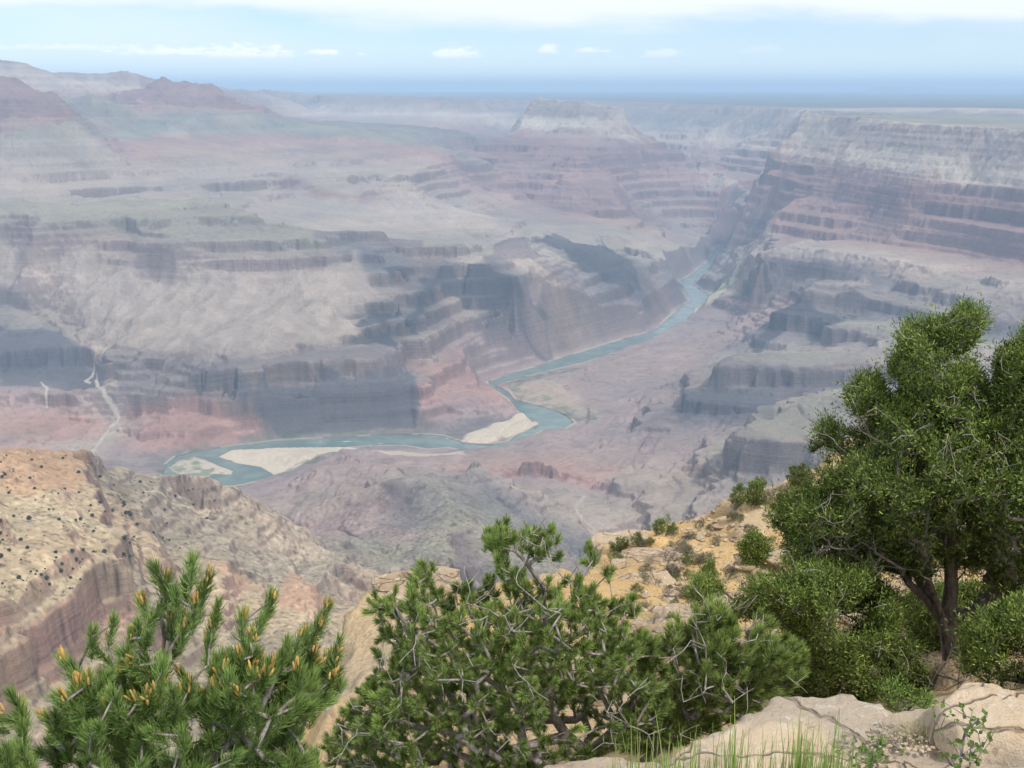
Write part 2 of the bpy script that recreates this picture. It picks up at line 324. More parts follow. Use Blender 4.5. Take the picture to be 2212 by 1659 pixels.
L([(720, 515, -800), (760, 515, -810), (770, 530, -830), (830, 530, -845), (915, 545, -880), (960, 550, -890)], DM)
L([(-350, 600, -920), (0, 580, -900), (100, 590, -920), (200, 600, -940), (280, 585, -900), (330, 610, -960), (400, 620, -970), (470, 615, -955), (560, 640, -1000), (600, 650, -1000), (700, 640, -985), (760, 640, -985), (830, 640, -1010)], T)
L([(-350, 660, -1060), (0, 620, -986), (100, 665, -1080), (200, 690, -1090), (300, 690, -1070), (380, 695, -1075), (480, 688, -1060), (600, 685, -1050), (700, 695, -1065), (800, 690, -1070)], T)
L([(240, 745, -1140), (340, 738, -1120), (450, 745, -1115), (560, 735, -1100), (680, 725, -1100), (790, 730, -1130)], O)
# creek canyon on the left
L([(110, 692, -1120), (165, 735, -1175), (214, 778, -1225), (236, 822, -1245), (190, 868, -1330), (240, 908, -1390), (256, 922, -1405), (222, 950, -1430), (196, 976, -1442)], T)
L([(-350, 690, -1080), (0, 650, -1054), (60, 672, -1100), (130, 705, -1125)], O)
L([(-350, 745, -1130), (0, 715, -1135), (60, 716, -1135), (130, 717, -1140), (168, 742, -1180), (200, 782, -1230), (226, 815, -1245)], DM)
L([(-350, 850, -1290), (0, 800, -1250), (100, 790, -1240), (160, 810, -1290), (200, 830, -1289)], D)
L([(-350, 900, -1330), (0, 848, -1310), (120, 850, -1315), (220, 845, -1290)], R)
L([(-350, 950, -1370), (0, 905, -1370), (80, 920, -1385), (150, 905, -1385), (200, 915, -1395)], RR)
L([(-350, 1010, -1390), (0, 965, -1405), (100, 960, -1415), (180, 950, -1420)], R)
L([(260, 965, -1430), (310, 1000, -1442), (340, 1035, -1446), (345, 1060, -1447)], R)
# promontory of dark cliffs above the river
L([(216, 784, -1180), (250, 776, -1170), (280, 775, -1165), (340, 768, -1150), (400, 776, -1150), (450, 787, -1150), (525, 779, -1150), (600, 769, -1150), (700, 757, -1150), (770, 748, -1150), (812, 745, -1150), (842, 758, -1170), (870, 785, -1210), (893, 815, -1270)], DM)
L([(225, 790, -1215), (300, 795, -1210), (400, 800, -1205), (460, 815, -1205), (480, 830, -1225), (550, 829, -1225), (600, 833, -1235), (675, 834, -1240), (700, 815, -1222), (780, 815, -1225), (850, 813, -1230), (880, 820, -1260)], DM)
L([(250, 850, -1290), (300, 850, -1280), (350, 850, -1270), (430, 838, -1245), (470, 850, -1260), (500, 862, -1280)], DM)
L([(480, 880, -1330), (540, 875, -1309), (600, 885, -1350), (680, 885, -1350), (760, 880, -1345), (840, 875, -1345), (885, 870, -1350)], D)
L([(290, 900, -1380), (360, 880, -1319), (420, 880, -1330), (450, 900, -1350), (540, 915, -1390), (560, 930, -1405)], RR)
L([(300, 950, -1415), (360, 960, -1425), (400, 950, -1410), (450, 940, -1400), (500, 945, -1420)], RR)
L([(352, 1000, -1448), (372, 987, -1447), (425, 973, -1447), (500, 962, -1447), (560, 952, -1445), (600, 943, -1440), (700, 935, -1440), (800, 928, -1435), (890, 922, -1435), (950, 928, -1443), (1000, 935, -1446)], DM)
# dark hills and talus in the centre
L([(800, 560, -870), (840, 575, -905), (880, 572, -915), (915, 574, -930), (970, 570, -920), (1010, 575, -930)], D)
L([(830, 600, -950), (900, 590, -955), (948, 604, -985), (930, 640, -1030), (900, 665, -1060), (881, 690, -1090), (878, 708, -1115)], D)
L([(770, 690, -1080), (790, 680, -1065), (850, 676, -1060)], D)
L([(800, 735, -1140), (830, 712, -1120), (850, 735, -1165)], D)
L([(868, 712, -1135), (900, 735, -1175), (930, 760, -1220), (945, 785, -1275)], O)
L([(1041, 556, -905), (1020, 590, -980), (1000, 612, -1030), (990, 650, -1100), (1010, 690, -1180)], O)
L([(1048, 556, -903), (1065, 582, -955), (1095, 598, -990), (1125, 625, -1050), (1150, 650, -1110), (1175, 675, -1175), (1197, 695, -1235)], D)
L([(1060, 640, -1090), (1080, 670, -1150), (1050, 700, -1210)], D)
L([(960, 640, -1054), (1000, 665, -1140), (1040, 690, -1200), (1090, 720, -1290)], O)
L([(1085, 552, 6.2), (1110, 552, 6.35), (1140, 556, 6.4), (1180, 560, 6.55), (1220, 570, 6.7)], T, 'd')
L([(1110, 570, 6.15), (1165, 600, 6.15), (1230, 640, 6.2), (1290, 672, 6.3)], T, 'd')
L([(1180, 575, 6.45), (1225, 610, 6.42), (1270, 645, 6.45), (1330, 672, 6.55)], DM, 'd')

L([(1240, 550, 6.95), (1290, 585, 6.85), (1330, 610, 6.8), (1370, 640, 6.85), (1400, 655, 6.95)], D, 'd')
L([(1310, 560, 7.25), (1360, 590, 7.2), (1400, 620, 7.2), (1430, 650, 7.2)], D, 'd')
L([(1385, 574, -1175), (1420, 590, -1240), (1450, 602, -1300), (1468, 618, -1340), (1482, 640, -1391)], DM)
L([(1000, 740, -1260), (960, 730, -1210), (1050, 745, -1310), (1150, 740, -1350), (1250, 715, -1290), (1350, 690, -1340), (1420, 670, -1370)], R)
L([(1030, 805, -1410), (1080, 790, -1415), (1150, 770, -1415), (1250, 745, -1347), (1350, 715, -1380), (1430, 690, -1420), (1475, 655, -1425)], R)
L([(930, 790, -1258), (985, 785, -1300), (1015, 800, -1350), (1030, 822, -1395)], RR)
L([(915, 840, -1290), (960, 840, -1340), (1010, 835, -1375), (1040, 838, -1385), (1080, 855, -1385), (1108, 872, -1385), (1125, 888, -1400)], RR)
L([(905, 900, -1390), (950, 905, -1405), (1000, 900, -1405), (1060, 893, -1405), (1110, 890, -1405), (1134, 897, -1425)], R)
L([(950, 932, -1443), (1010, 925, -1443), (1060, 915, -1443), (1110, 905, -1410), (1137, 903, -1412)], DM)
# right of the river: gorge lip, benches
L([(1532, 575, 8.9), (1550, 554, 8.85), (1600, 530, 8.5), (1640, 512, 8.15), (1661, 502, 7.95)], T, 'd', back=(350, 160))
L([(1720, 530, 7.05), (1850, 548, 6.7), (2000, 575, 6.45)], T, 'd')
L([(1560, 570, 8.45), (1600, 558, 8.0), (1632, 556, 7.31)], T, 'd')
L([(1528, 588, 8.75), (1560, 592, 8.25), (1600, 590, 7.6)], T, 'd')
L([(1520, 602, 8.5), (1560, 606, 8.05), (1590, 612, 7.5)], DM, 'd')
L([(1530, 627, 8.05), (1560, 627, 7.7), (1590, 634, 7.2)], T, 'd')
L([(1641, 566, -1005), (1660, 551, -1000), (1698, 557, -1000), (1768, 567, -1000), (1861, 581, -1000), (1945, 595, -1000), (1972, 604, -1000)], K)
L([(1622, 592, -1120), (1660, 600, -1120), (1701, 602, -1115), (1768, 605, -1100), (1868, 607, -1044), (1941, 608, -1040)], DM)
L([(1605, 640, -1270), (1650, 632, -1179), (1700, 628, -1170), (1725, 640, -1142)], D)
L([(1600, 660, -1310), (1680, 650, -1209), (1720, 655, -1183)], R)
L([(1765, 612, -1060), (1818, 617, -1060), (1901, 626, -1060), (1958, 627, -1050)], K)
L([(1763, 622, -1080), (1818, 628, -1085), (1901, 633, -1080), (1958, 630, -1060)], DM)
L([(1850, 612, -1055), (1915, 604, -1035), (1960, 612, -1030), (2050, 600, -980), (2212, 610, -940), (2560, 650, -930)], O)
L([(1758, 627, -1085), (1851, 637, -1085), (1935, 651, -1085), (2001, 667, -1085), (2040, 676, -1085), (2120, 690, -1085), (2212, 700, -1085), (2560, 750, -1085)], K)
L([(1737, 660, -1165), (1785, 665, -1165), (1868, 672, -1165), (1968, 700, -1160), (2060, 712, -1133), (2212, 735, -1160), (2560, 790, -1160)], DM)
L([(1655, 702, -1250), (1681, 677, -1165), (1701, 662, -1130), (1735, 664, -1135), (1801, 683, -1165), (1841, 695, -1185)], D, back=(120, 50))
L([(1640, 720, -1290), (1700, 700, -1205), (1745, 690, -1185), (1751, 720, -1240), (1800, 712, -1200)], DM)
L([(1618, 762, -1350), (1701, 750, -1295), (1751, 746, -1270), (1790, 745, -1250)], O)
L([(1785, 712, -1180), (1828, 700, -1160), (1868, 700, -1155), (1955, 718, -1150), (2212, 760, -1130), (2560, 800, -1130)], GN)
L([(1795, 724, -1200), (1861, 724, -1190), (1868, 739, -1215), (1795, 740, -1230)], DM)
L([(1760, 758, -1240), (1850, 755, -1210), (1950, 755, -1190), (2212, 790, -1170)], O)
L([(1548, 787, -1160), (1585, 778, -1160), (1651, 782, -1160), (1735, 794, -1160), (1765, 788, -1160), (1835, 780, -1165), (1918, 788, -1160), (2212, 850, -1120), (2560, 900, -1120)], K)
L([(1590, 768, -1195), (1680, 764, -1200), (1760, 768, -1200)], GN)
L([(1548, 824, -1232), (1601, 831, -1235), (1678, 838, -1237), (1735, 833, -1235), (1800, 830, -1235), (1918, 830, -1230), (2212, 900, -1190)], DM)
L([(1499, 841, -1262), (1556, 838, -1258), (1600, 845, -1262), (1680, 850, -1265), (1735, 850, -1262)], D)
L([(1470, 880, -1330), (1540, 890, -1320), (1600, 890, -1310), (1680, 890, -1300)], D)
L([(1440, 930, -1375), (1500, 935, -1355), (1560, 930, -1330)], R)
L([(1560, 700, -1385), (1600, 690, -1350), (1640, 680, -1300)], R)
L([(1400, 745, -1440), (1450, 735, -1430), (1520, 735, -1410), (1600, 730, -1370)], R)
L([(1300, 780, -1438), (1400, 775, -1430), (1500, 770, -1400), (1560, 765, -1380)], R)
L([(1250, 830, -1430), (1350, 830, -1415), (1430, 835, -1390), (1480, 830, -1330)], R)
L([(1270, 880, -1430), (1350, 880, -1405), (1430, 870, -1380)], R)
L([(1260, 940, -1425), (1330, 930, -1400), (1400, 930, -1390)], R)
L([(1050, 965, -1425), (1120, 965, -1420), (1200, 960, -1415), (1300, 980, -1390), (1400, 980, -1380), (1480, 985, -1350)], R)
L([(1673, 900, -1110), (1750, 870, -1090), (1850, 840, -1060), (2212, 930, -950), (2560, 980, -950)], GN)
L([(1592, 920, -1128), (1620, 912, -1118)], GN)
L([(1578, 938, -1130), (1592, 940, -1130), (1619, 946, -1130), (1673, 951, -1130), (1750, 955, -1130), (1900, 965, -1120), (2212, 1060, -1000), (2560, 1100, -1000)], K)
L([(1572, 990, -1215), (1600, 1003, -1225), (1640, 1010, -1225), (1673, 1012, -1222), (1750, 1018, -1220), (1900, 1040, -1171)], DM)
L([(1540, 975, -1280), (1530, 1020, -1300), (1600, 1050, -1270), (1700, 1050, -1230)], O)
L([(1350, 1040, -1380), (1450, 1040, -1350), (1500, 1065, -1325), (1620, 1100, -1245), (1750, 1110, -1150), (1900, 1130, -1060), (2212, 1200, -950), (2560, 1250, -900)], O)
L([(1300, 1080, -1400), (1400, 1100, -1370), (1450, 1150, -1330), (1600, 1180, -1190)], O)
L([(1259, 1072, -1410), (1240, 1100, -1412), (1275, 1140, -1412), (1312, 1168, -1412)], T)
L([(1069, 1020, -1398), (1136, 1004, -1388), (1189, 1012, -1390), (1260, 1030, -1392), (1303, 1048, -1395)], RR)
L([(1069, 1034, -1408), (1136, 1022, -1408), (1189, 1032, -1408), (1300, 1062, -1408)], R)
# middle ridge
L([(560, 1060, -1430), (620, 1050, -1410), (700, 1010, -1370), (752, 992, -1350), (800, 998, -1365), (870, 1002, -1385), (930, 990, -1400), (960, 985, -1405)], R, back=(250, 45))
L([(600, 1112, -1270), (650, 1094, -1235), (700, 1088, -1210), (760, 1062, -1165), (825, 1037, -1130), (850, 1035, -1128), (872, 1040, -1128), (925, 1019, -1125), (955, 1030, -1145), (990, 1018, -1145), (1019, 1000, -1140), (1035, 1008, -1150), (1053, 1022, -1160), (1100, 1045, -1190), (1149, 1069, -1228), (1200, 1094, -1265), (1236, 1112, -1290), (1309, 1161, -1340), (1370, 1215, -1385)], O, back=(180, 110))
L([(860, 1060, -1135), (872, 1080, -1150), (880, 1110, -1160), (890, 1140, -1150)], DM)
L([(700, 1130, -1230), (780, 1120, -1190), (830, 1090, -1160)], R)
L([(960, 1075, -1120), (1000, 1110, -1110), (1050, 1150, -1120), (1100, 1180, -1130)], GN)
L([(1040, 1050, -1180), (1100, 1090, -1210), (1180, 1140, -1240), (1250, 1180, -1270)], DM)
L([(620, 1152, -1265), (700, 1165, -1230), (760, 1168, -1200), (830, 1150, -1160), (875, 1169, -1130)], R)
L([(800, 1185, -1150), (900, 1200, -1090), (960, 1150, -1110), (960, 1210, -1075), (975, 1165, -1105)], GN)
L([(985, 1170, -1125), (975, 1230, -1084), (1030, 1240, -1120), (1100, 1240, -1120), (1300, 1280, -1150)], DM)
# near ridge on the left
L([(-350, 975, -560), (-100, 962, -620), (0, 964, -640), (100, 966, -665), (150, 984, -690), (250, 994, -720), (300, 1014, -745), (343, 1020, -765), (350, 1038, -790), (365, 1036, -790), (390, 1022, -775), (435, 1034, -795), (500, 1060, -835), (565, 1098, -880), (600, 1118, -900), (630, 1148, -930), (675, 1164, -945), (700, 1184, -960), (750, 1214, -985), (800, 1240, -974), (900, 1275, -1030), (1000, 1290, -1050), (1150, 1320, -1050)], O, back=(200, 130))
L([(-350, 1040, -540), (0, 1030, -620), (100, 1040, -650), (200, 1060, -690), (250, 1075, -710), (290, 1098, -732), (305, 1130, -740), (330, 1190, -755), (345, 1215, -760)], OR)
L([(300, 1060, -765), (320, 1100, -790), (345, 1150, -800), (365, 1210, -810), (400, 1250, -830)], O)
L([(420, 1100, -850), (480, 1160, -880), (560, 1180, -910), (640, 1220, -950)], O)
L([(670, 1275, -950), (700, 1255, -948), (728, 1232, -945), (772, 1223, -955)], T)
L([(675, 1290, -965), (730, 1264, -975), (772, 1252, -985)], K)
L([(-350, 1120, -520), (0, 1110, -610), (150, 1120, -650), (250, 1150, -680), (300, 1200, -710)], T)
L([(-350, 1230, -500), (0, 1200, -610), (150, 1200, -650), (250, 1200, -690)], OR)
L([(-350, 1400, -520), (-100, 1375, -620), (0, 1354, -650), (50, 1330, -660), (100, 1312, -668), (150, 1300, -675), (175, 1279, -683), (200, 1250, -695), (225, 1244, -698), (260, 1246, -702), (310, 1252, -712)], T)
L([(-350, 1600, -640), (0, 1420, -700), (100, 1395, -705), (180, 1350, -712), (210, 1340, -750), (250, 1350, -765), (310, 1345, -775)], RR)
L([(-350, 1700, -700), (0, 1520, -725), (100, 1480, -740), (200, 1440, -770), (300, 1400, -790)], T)
L([(-350, 1800, -720), (0, 1640, -740), (100, 1600, -760), (200, 1560, -790), (300, 1470, -815)], R)
L([(400, 1330, -845), (470, 1270, -865), (520, 1300, -885), (600, 1330, -905), (700, 1330, -950), (760, 1300, -980), (850, 1300, -1010), (1000, 1340, -1030)], OR)
L([(400, 1450, -840), (500, 1420, -860), (600, 1400, -890), (700, 1420, -910), (1106, 1500, -950), (1700, 1500, -950), (2212, 1500, -900), (2560, 1500, -850)], O)
L([(-600, 1900, -700), (0, 1760, -750), (400, 1650, -800), (1106, 1750, -820), (2212, 1750, -780), (2800, 1750, -780)], O, step=.03)

A = np.linspace(math.radians(-33), math.radians(33), int(1350 * QUAL))
sg = [math.log(1000)]
while sg[-1] < math.log(72000):
    r = math.exp(sg[-1]); sg.append(sg[-1] + (0.0016 if r < 13500 else (0.003 if r < 24000 else 0.02)) / QUAL)
SG = np.array(sg)
H = tin.raster(A, SG)
H = blur(H, 1)
rr = np.exp(SG)[:, None] * np.ones(len(A)); X = rr * np.sin(A)[None, :]; Y = rr * np.cos(A)[None, :]

# river, from its two banks
UP_ = [(1069, 834), (1086, 827), (1136, 812), (1203, 796), (1260, 783), (1310, 766), (1368, 745), (1395, 737), (1458, 705), (1490, 690), (1501, 667), (1524, 650), (1531, 634), (1513, 627), (1496, 614), (1510, 596), (1530, 583), (1545, 570), (1556, 556), (1570, 546), (1585, 532),
       (1572, 531), (1547, 534), (1538, 552), (1524, 572), (1508, 580), (1500, 591), (1470, 607), (1484, 631), (1491, 650), (1468, 667), (1436, 695), (1416, 715), (1368, 727), (1320, 741), (1260, 760), (1200, 778), (1169, 790), (1103, 808), (1056, 825),
       (1058, 838), (1080, 848), (1100, 862), (1118, 885), (1136, 904), (1156, 909), (1166, 916), (1160, 924), (1136, 931), (1112, 945), (1100, 955), (1060, 962), (1000, 960), (990, 954), (955, 943), (925, 940), (850, 940), (750, 945), (600, 953), (500, 965), (425, 975), (380, 988), (361, 1003), (350, 1032),
       (352, 1070), (400, 1100), (470, 1090), (490, 1050), (525, 1045), (592, 1027), (562, 1009), (500, 999), (470, 987), (500, 972), (600, 968), (740, 967), (800, 962), (875, 962), (925, 970), (965, 966), (1000, 972), (1070, 972), (1123, 950), (1150, 939), (1169, 930), (1219, 925), (1238, 914), (1226, 901), (1203, 889), (1169, 879), (1143, 872), (1113, 868), (1096, 846)]
river_poly = [at_z(u, v, -1450)[:2] for u, v in UP_]
BAR = [(360, 1012), (385, 992), (420, 985), (440, 990), (470, 1005), (505, 1018), (500, 1026), (460, 1024), (440, 1040), (400, 1035)]
bar_poly = [at_z(u, v, -1450)[:2] for u, v in BAR]

def sstep(x, a, b):
    t = np.clip((x - a) / (b - a), 0, 1); return t * t * (3 - 2 * t)
WN, WF = 1 - sstep(rr, 2200, 3800), sstep(rr, 7500, 10500)
def kf(lam, amp, octv, seed, gain=.5, ridged=False):
    """relief noise, coarser in the far buttes, finer on the near spurs; fixed to the ground"""
    out_ = np.zeros_like(X)
    for w, f in ((WN, .45), (1 - WN - WF, 1.0), (WF, 2.0)):
        m = w > 0
        out_[m] += w[m] * f ** .9 * amp * fbm(X[m], Y[m], lam * f, octv, seed, gain, ridged)
    return out_
def warp(X, Y, rr):
    wx = np.zeros_like(X); wy = np.zeros_like(X)
    for lam, amp, sd_ in ((700, 26, 3), (300, 20, 11), (130, 13, 21), (60, 7, 31), (28, 3.5, 41)):
        wx += kf(lam, amp, 1, sd_); wy += kf(lam, amp, 1, sd_ + 5)
    return wx, wy
dr = poly_sd(X, Y, river_poly)
db = poly_sd(X, Y, bar_poly)
calm = np.clip((dr - 15) / 220, 0.05, 1)
wx, wy = warp(X, Y, rr)
wx *= calm; wy *= calm
Xw, Yw = X + wx, Y + wy
aw = np.arctan2(Xw, Yw); sw = np.log(np.hypot(Xw, Yw))
fj = (aw - A[0]) / (A[1] - A[0]); fi = np.interp(sw, SG, np.arange(len(SG)))
Hw = bil(H, fi, fj); Z = Hw[..., 0]; COL = Hw[..., 1:4]
del Hw
# erosion: noise smeared along the fall line makes gullies and ribs
def fall_line(Z, lam, step, n, seed):
    kk = np.clip(rr / 5000, 0.35, 2.6)
    Zs = blur(Z, 4)
    gr = np.gradient(Zs, axis=0) / np.gradient(rr, axis=0); gt = np.gradient(Zs, axis=1) / (rr * (A[1] - A[0]))
    m = np.hypot(gr, gt) + 1e-3; G = np.stack([gr / m, gt / m], -1).astype(np.float32)
    base = (kf(lam, 1.0, 2, seed) / np.clip(rr / 5000, .45, 2)).astype(np.float32)
    acc = base.copy(); tot = 1.0
    for sgn in (1, -1):
        r_ = rr.copy(); a_ = np.broadcast_to(A[None, :], rr.shape).copy(); d_ = G
        for j in range(n):
            r_ += sgn * step * kk * d_[..., 0]; a_ += sgn * step * kk * d_[..., 1] / r_
            fi = np.interp(np.log(r_), SG, np.arange(len(SG))).astype(np.float32); fj = ((a_ - A[0]) / (A[1] - A[0])).astype(np.float32)
            d_ = bil(G, fi, fj); w = 1 - j / (n + 2)
            acc += w * bil(base, fi, fj); tot += w
    return acc / (0.42 * tot ** 0.75 + .01), m
k = np.clip(rr / 5000, 0.35, 2.6)
g1, slope = fall_line(Z, 150, 34, 5, 77)
sm = np.clip(slope / 0.5, 0, 1)
Z = Z + np.clip(-np.abs(g1) + .3, -1.5, 1) * 9 * k * np.minimum(sm, 1.6 - sm) * calm
g2, slope = fall_line(Z, 48, 12, 4, 99)
sm = np.clip(slope / 0.5, 0, 1)
Z = Z + g2 * 3.6 * k * sm * calm
rid = kf(260, 1.0, 5, 77, 0.55, True)
Z = Z + (rid * 26 + 9 * WN * fbm(X, Y, 120, 4, 78, .6, True)) * (0.10 + sm) * calm
small = fbm(X, Y, 42, 3, 55)
Z = Z + (small * 2.6 + fbm(X, Y, 15, 2, 58) * 1.1) * (0.3 + sm) * np.clip(rr / 3000, .4, 3) * calm
rng = np.random.RandomState(5)
lev = [-1700.0]
while lev[-1] < 800: lev.append(lev[-1] + rng.choice([14, 20, 30, 44]) * rng.uniform(.8, 1.2))
lev = np.array(lev)
def steps(Z, tiltX, tiltY, w):
    zt = Z + tiltX + tiltY
    i = np.clip(np.searchsorted(lev, zt) - 1, 0, len(lev) - 2)
    t = (zt - lev[i]) / (lev[i + 1] - lev[i])
    s = np.clip((t - 0.38) / 0.34, 0, 1); s = s * s * (3 - 2 * s)
    return Z + w * (lev[i] + s * (lev[i + 1] - lev[i]) - zt), i, t
red = np.clip((COL[..., 0] / COL[..., 2] - 1.35) / 0.5, 0, 1)
hardness = np.clip(0.5 + 0.6 * fbm(X, Y, 900, 3, 91), 0, 1)
bands = [-1700.0]
while bands[-1] < 800: bands.append(bands[-1] + rng.choice([55, 75, 110]) * rng.uniform(.8, 1.2))
fine_lev, lev = lev, np.array(bands)
def steps2(Z, tilt, w, lo, hi):
    zt = Z + tilt; i = np.clip(np.searchsorted(lev, zt) - 1, 0, len(lev) - 2); t = (zt - lev[i]) / (lev[i + 1] - lev[i])
    s = .32 * t + .68 * sstep(t, lo, hi); return Z + w * (s - t) * (lev[i + 1] - lev[i]), i, t
tl = 30 * fbm(X, Y, 2600, 2, 15)
talus = poly_sd(X, Y, [at_z(*q)[:2] for q in ((-350, 540, -750), (60, 525, -765), (200, 520, -770), (300, 545, -805), (425, 555, -825), (600, 572, -865), (700, 560, -855), (770, 560, -880), (800, 620, -980), (820, 660, -1030), (760, 690, -1080), (800, 730, -1125), (700, 748, -1140), (525, 768, -1140), (340, 755, -1130), (240, 745, -1140), (130, 640, -1040), (0, 600, -970), (-350, 620, -980))])
fan = sstep(-(talus + 30 * fbm(X, Y, 160, 3, 95)), -20, 60)
bluff = (1 - .93 * fan) * sstep(fbm(X, Y, 520, 4, 92), -.25, .25) * np.where(Z > -560, .25, 1) * (1 - .8 * np.clip((COL[..., 0] - .25) / .03, 0, 1) * (Z < -800) * (COL[..., 0] / COL[..., 2] < 1.55))
Z, li2, lt = steps2(Z, tl, bluff * np.clip(slope / .35 - .1, 0, 1) * calm * (1 - .45 * WN), .50, .68)
lev = fine_lev
Z, li, lt = steps2(Z, tl * .8, .85 * (1 - .85 * fan) * np.where(Z > -540, .4, 1) * (1 - .6 * np.clip((COL[..., 0] - .25) / .03, 0, 1) * (Z < -800) * (rr > 4000)) * np.clip(hardness * 1.6 - .3, 0, 1) * np.clip(slope / .5 - .1, 0.05, 1) * calm, .45, .70)
# river bed, banks and bars
gp = lambda pts: [at_z(u, v, -1450)[:2] for u, v in pts]
flatd = np.minimum(poly_sd(X, Y, gp([(1070, 826), (1140, 805), (1300, 768), (1420, 735), (1420, 780), (1300, 880), (1290, 930), (1180, 960), (1100, 960), (1150, 935), (1200, 925), (1230, 912), (1200, 890), (1110, 868)])), poly_sd(X, Y, gp([(340, 1000), (480, 975), (700, 955), (1000, 950), (1000, 1000), (700, 1010), (600, 1040), (480, 1070), (340, 1060)])))
fl = np.clip(-flatd / 60, 0, 1)
Z = np.where(dr > 0, np.minimum(Z, -1446.5 + 0.004 * dr + (.8 - .72 * fl) * np.maximum(dr - 25, 0) + np.maximum(dr - 25, 0) ** 2 / (120 + 1500 * fl)), Z)
Z = np.where((dr > 0) | (db < 0), np.maximum(Z, -1448.6 + np.clip(np.minimum(dr, -db + 30) * 0.02, 0, 1.5)), -1464)
gx = np.gradient(Z, axis=1) / (rr * (A[1] - A[0])); gy = np.gradient(Z, axis=0) / np.gradient(rr, axis=0)
slope = np.hypot(gx, gy)

# rock, talus, scrub colours
c = COL.copy()
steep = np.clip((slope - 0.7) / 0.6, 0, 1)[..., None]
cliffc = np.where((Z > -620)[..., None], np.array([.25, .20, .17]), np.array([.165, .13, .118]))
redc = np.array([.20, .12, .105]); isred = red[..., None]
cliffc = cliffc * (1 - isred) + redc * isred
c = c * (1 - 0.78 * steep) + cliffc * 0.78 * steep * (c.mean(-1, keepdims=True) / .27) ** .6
flat = np.clip((0.42 - slope) / 0.3, 0, 1)[..., None]
hue = fbm(X, Y, 380, 4, 101)[..., None]
c = c * (1 + 0.16 * hue) * np.array([1, 1, 1]) + 0.02 * hue * np.array([1, .2, -.6])
layer = ((hash2(li, li * 0 + 3, 9) - 0.5) * 0.26 + (hash2(li2, li2 * 0 + 5, 9) - 0.5) * 0.22)[..., None] * (0.25 + 0.75 * np.clip(slope / .6, 0, 1))[..., None]
tone = 0.6 * fbm(X, Y, 150, 3, 61)[..., None] * 0.22
c = c * (1 + layer + tone + 0.05 * np.clip(g2, -1.5, 1.5)[..., None] - 0.03 * np.clip(g1, -1.5, 1.5)[..., None])
c = c * (1 - 0.10 * flat) + 0.10 * flat * np.array([.26, .27, .17])
speck = (fbm(X, Y, 26, 2, 133) > 0.34) & (slope < 0.9)
sp2 = fbm(X, Y, 7.5, 2, 137); near_ = np.clip((3600 - rr) / 1000, 0, 1)[..., None]
c = c * (1 + near_ * (np.clip(sp2 - .2, 0, .5) * .7 - np.clip(-sp2 - .2, 0, .5) * 1.1)[..., None])
c = np.where(speck[..., None] & (rr < 7500)[..., None], c * 0.83, c)
GREEN = (.095, .135, .08); TANZ = Z / rr; SUPT = np.maximum.accumulate(TANZ, axis=0)
c = c * (1 - .8 * fan[..., None]) + .8 * fan[..., None] * np.array([.275, .23, .19]) * (1 + .22 * fbm(X, Y, 55, 4, 97)[..., None] + .12 * np.clip(g2, -1, 1)[..., None])
def hit(u, v):
    """where the sight line through a surveyed point meets the ground (map coordinates)"""
    x, y, w = ray(u, v); a = math.atan2(x, y); tt = w / math.hypot(x, y)
    j = min(max(int(round((a - A[0]) / (A[1] - A[0]))), 0), len(A) - 1)
    i = min(int(np.searchsorted(SUPT[:, j], tt)), len(SG) - 1)
    r = math.exp(SG[i]); return r * math.sin(a), r * math.cos(a)
def paint(pts, colr, soft=14, z=-1447, rough=18, op=1.0, lam=70):
    global c
    lush = colr == GREEN
    poly = [at_z(u, v, z)[:2] if z is not None else hit(u, v) for u, v in pts]
    xs = [q[0] for q in poly]; ys = [q[1] for q in poly]
    m = (X > min(xs) - 90) & (X < max(xs) + 90) & (Y > min(ys) - 90) & (Y < max(ys) + 90)
    d = poly_sd(X[m], Y[m], poly) + rough * fbm(X[m], Y[m], lam, 3, 7)
    w = np.clip(0.5 - d / soft, 0, 1) * op
    if lush: w = w * np.clip(.55 + 1.6 * fbm(X[m], Y[m], 34, 3, 17), 0, 1)
    w = w[:, None]
    c[m] = c[m] * (1 - w) + np.array(colr) * (c[m].mean(-1, keepdims=True) / .26) ** .35 * w
def rock(colr, pts, op=.85, rough=20): paint(pts, colr, 18, None, rough, op, 60)
CL, CR, RS = (.20, .165, .148), (.40, .35, .285), (.195, .115, .10)
rock(CL, [(1725, 253), (1841, 262), (1975, 273), (2090, 282), (2212, 290), (2240, 344), (2212, 343), (2090, 336), (1975, 327), (1841, 311), (1712, 288)], .6, 25)
rock(CR, [(1712, 292), (1841, 316), (1975, 333), (2212, 350), (2240, 390), (2212, 390), (1975, 368), (1841, 350), (1680, 316)], .6, 40)
rock(RS, [(1668, 335), (1841, 365), (1975, 385), (2212, 405), (2240, 470), (2090, 465), (1900, 445), (1700, 415), (1610, 385)], .5, 30)
rock((.235, .15, .125), [(1674, 458), (1774, 462), (1874, 481), (2008, 491), (2212, 507), (2240, 572), (2090, 553), (1841, 518), (1725, 510), (1661, 497)], .5, 16)
rock(CL, [(1161, 216), (1208, 221), (1341, 239), (1358, 262), (1308, 260), (1215, 253), (1165, 251), (1128, 250)], .65, 25)
rock(CR, [(1128, 252), (1215, 255), (1308, 262), (1358, 266), (1391, 301), (1275, 295), (1175, 285), (1115, 279)], .6, 40)
rock(RS, [(1115, 283), (1175, 288), (1341, 302), (1441, 322), (1508, 350), (1400, 365), (1318, 372), (1251, 336), (1200, 352), (1050, 332), (1075, 298)], .6, 30)
rock((.215, .135, .118), [(1025, 362), (1155, 390), (1241, 404), (1301, 405), (1353, 408), (1368, 467), (1308, 470), (1208, 458), (1101, 420), (1020, 395)], .6, 20)
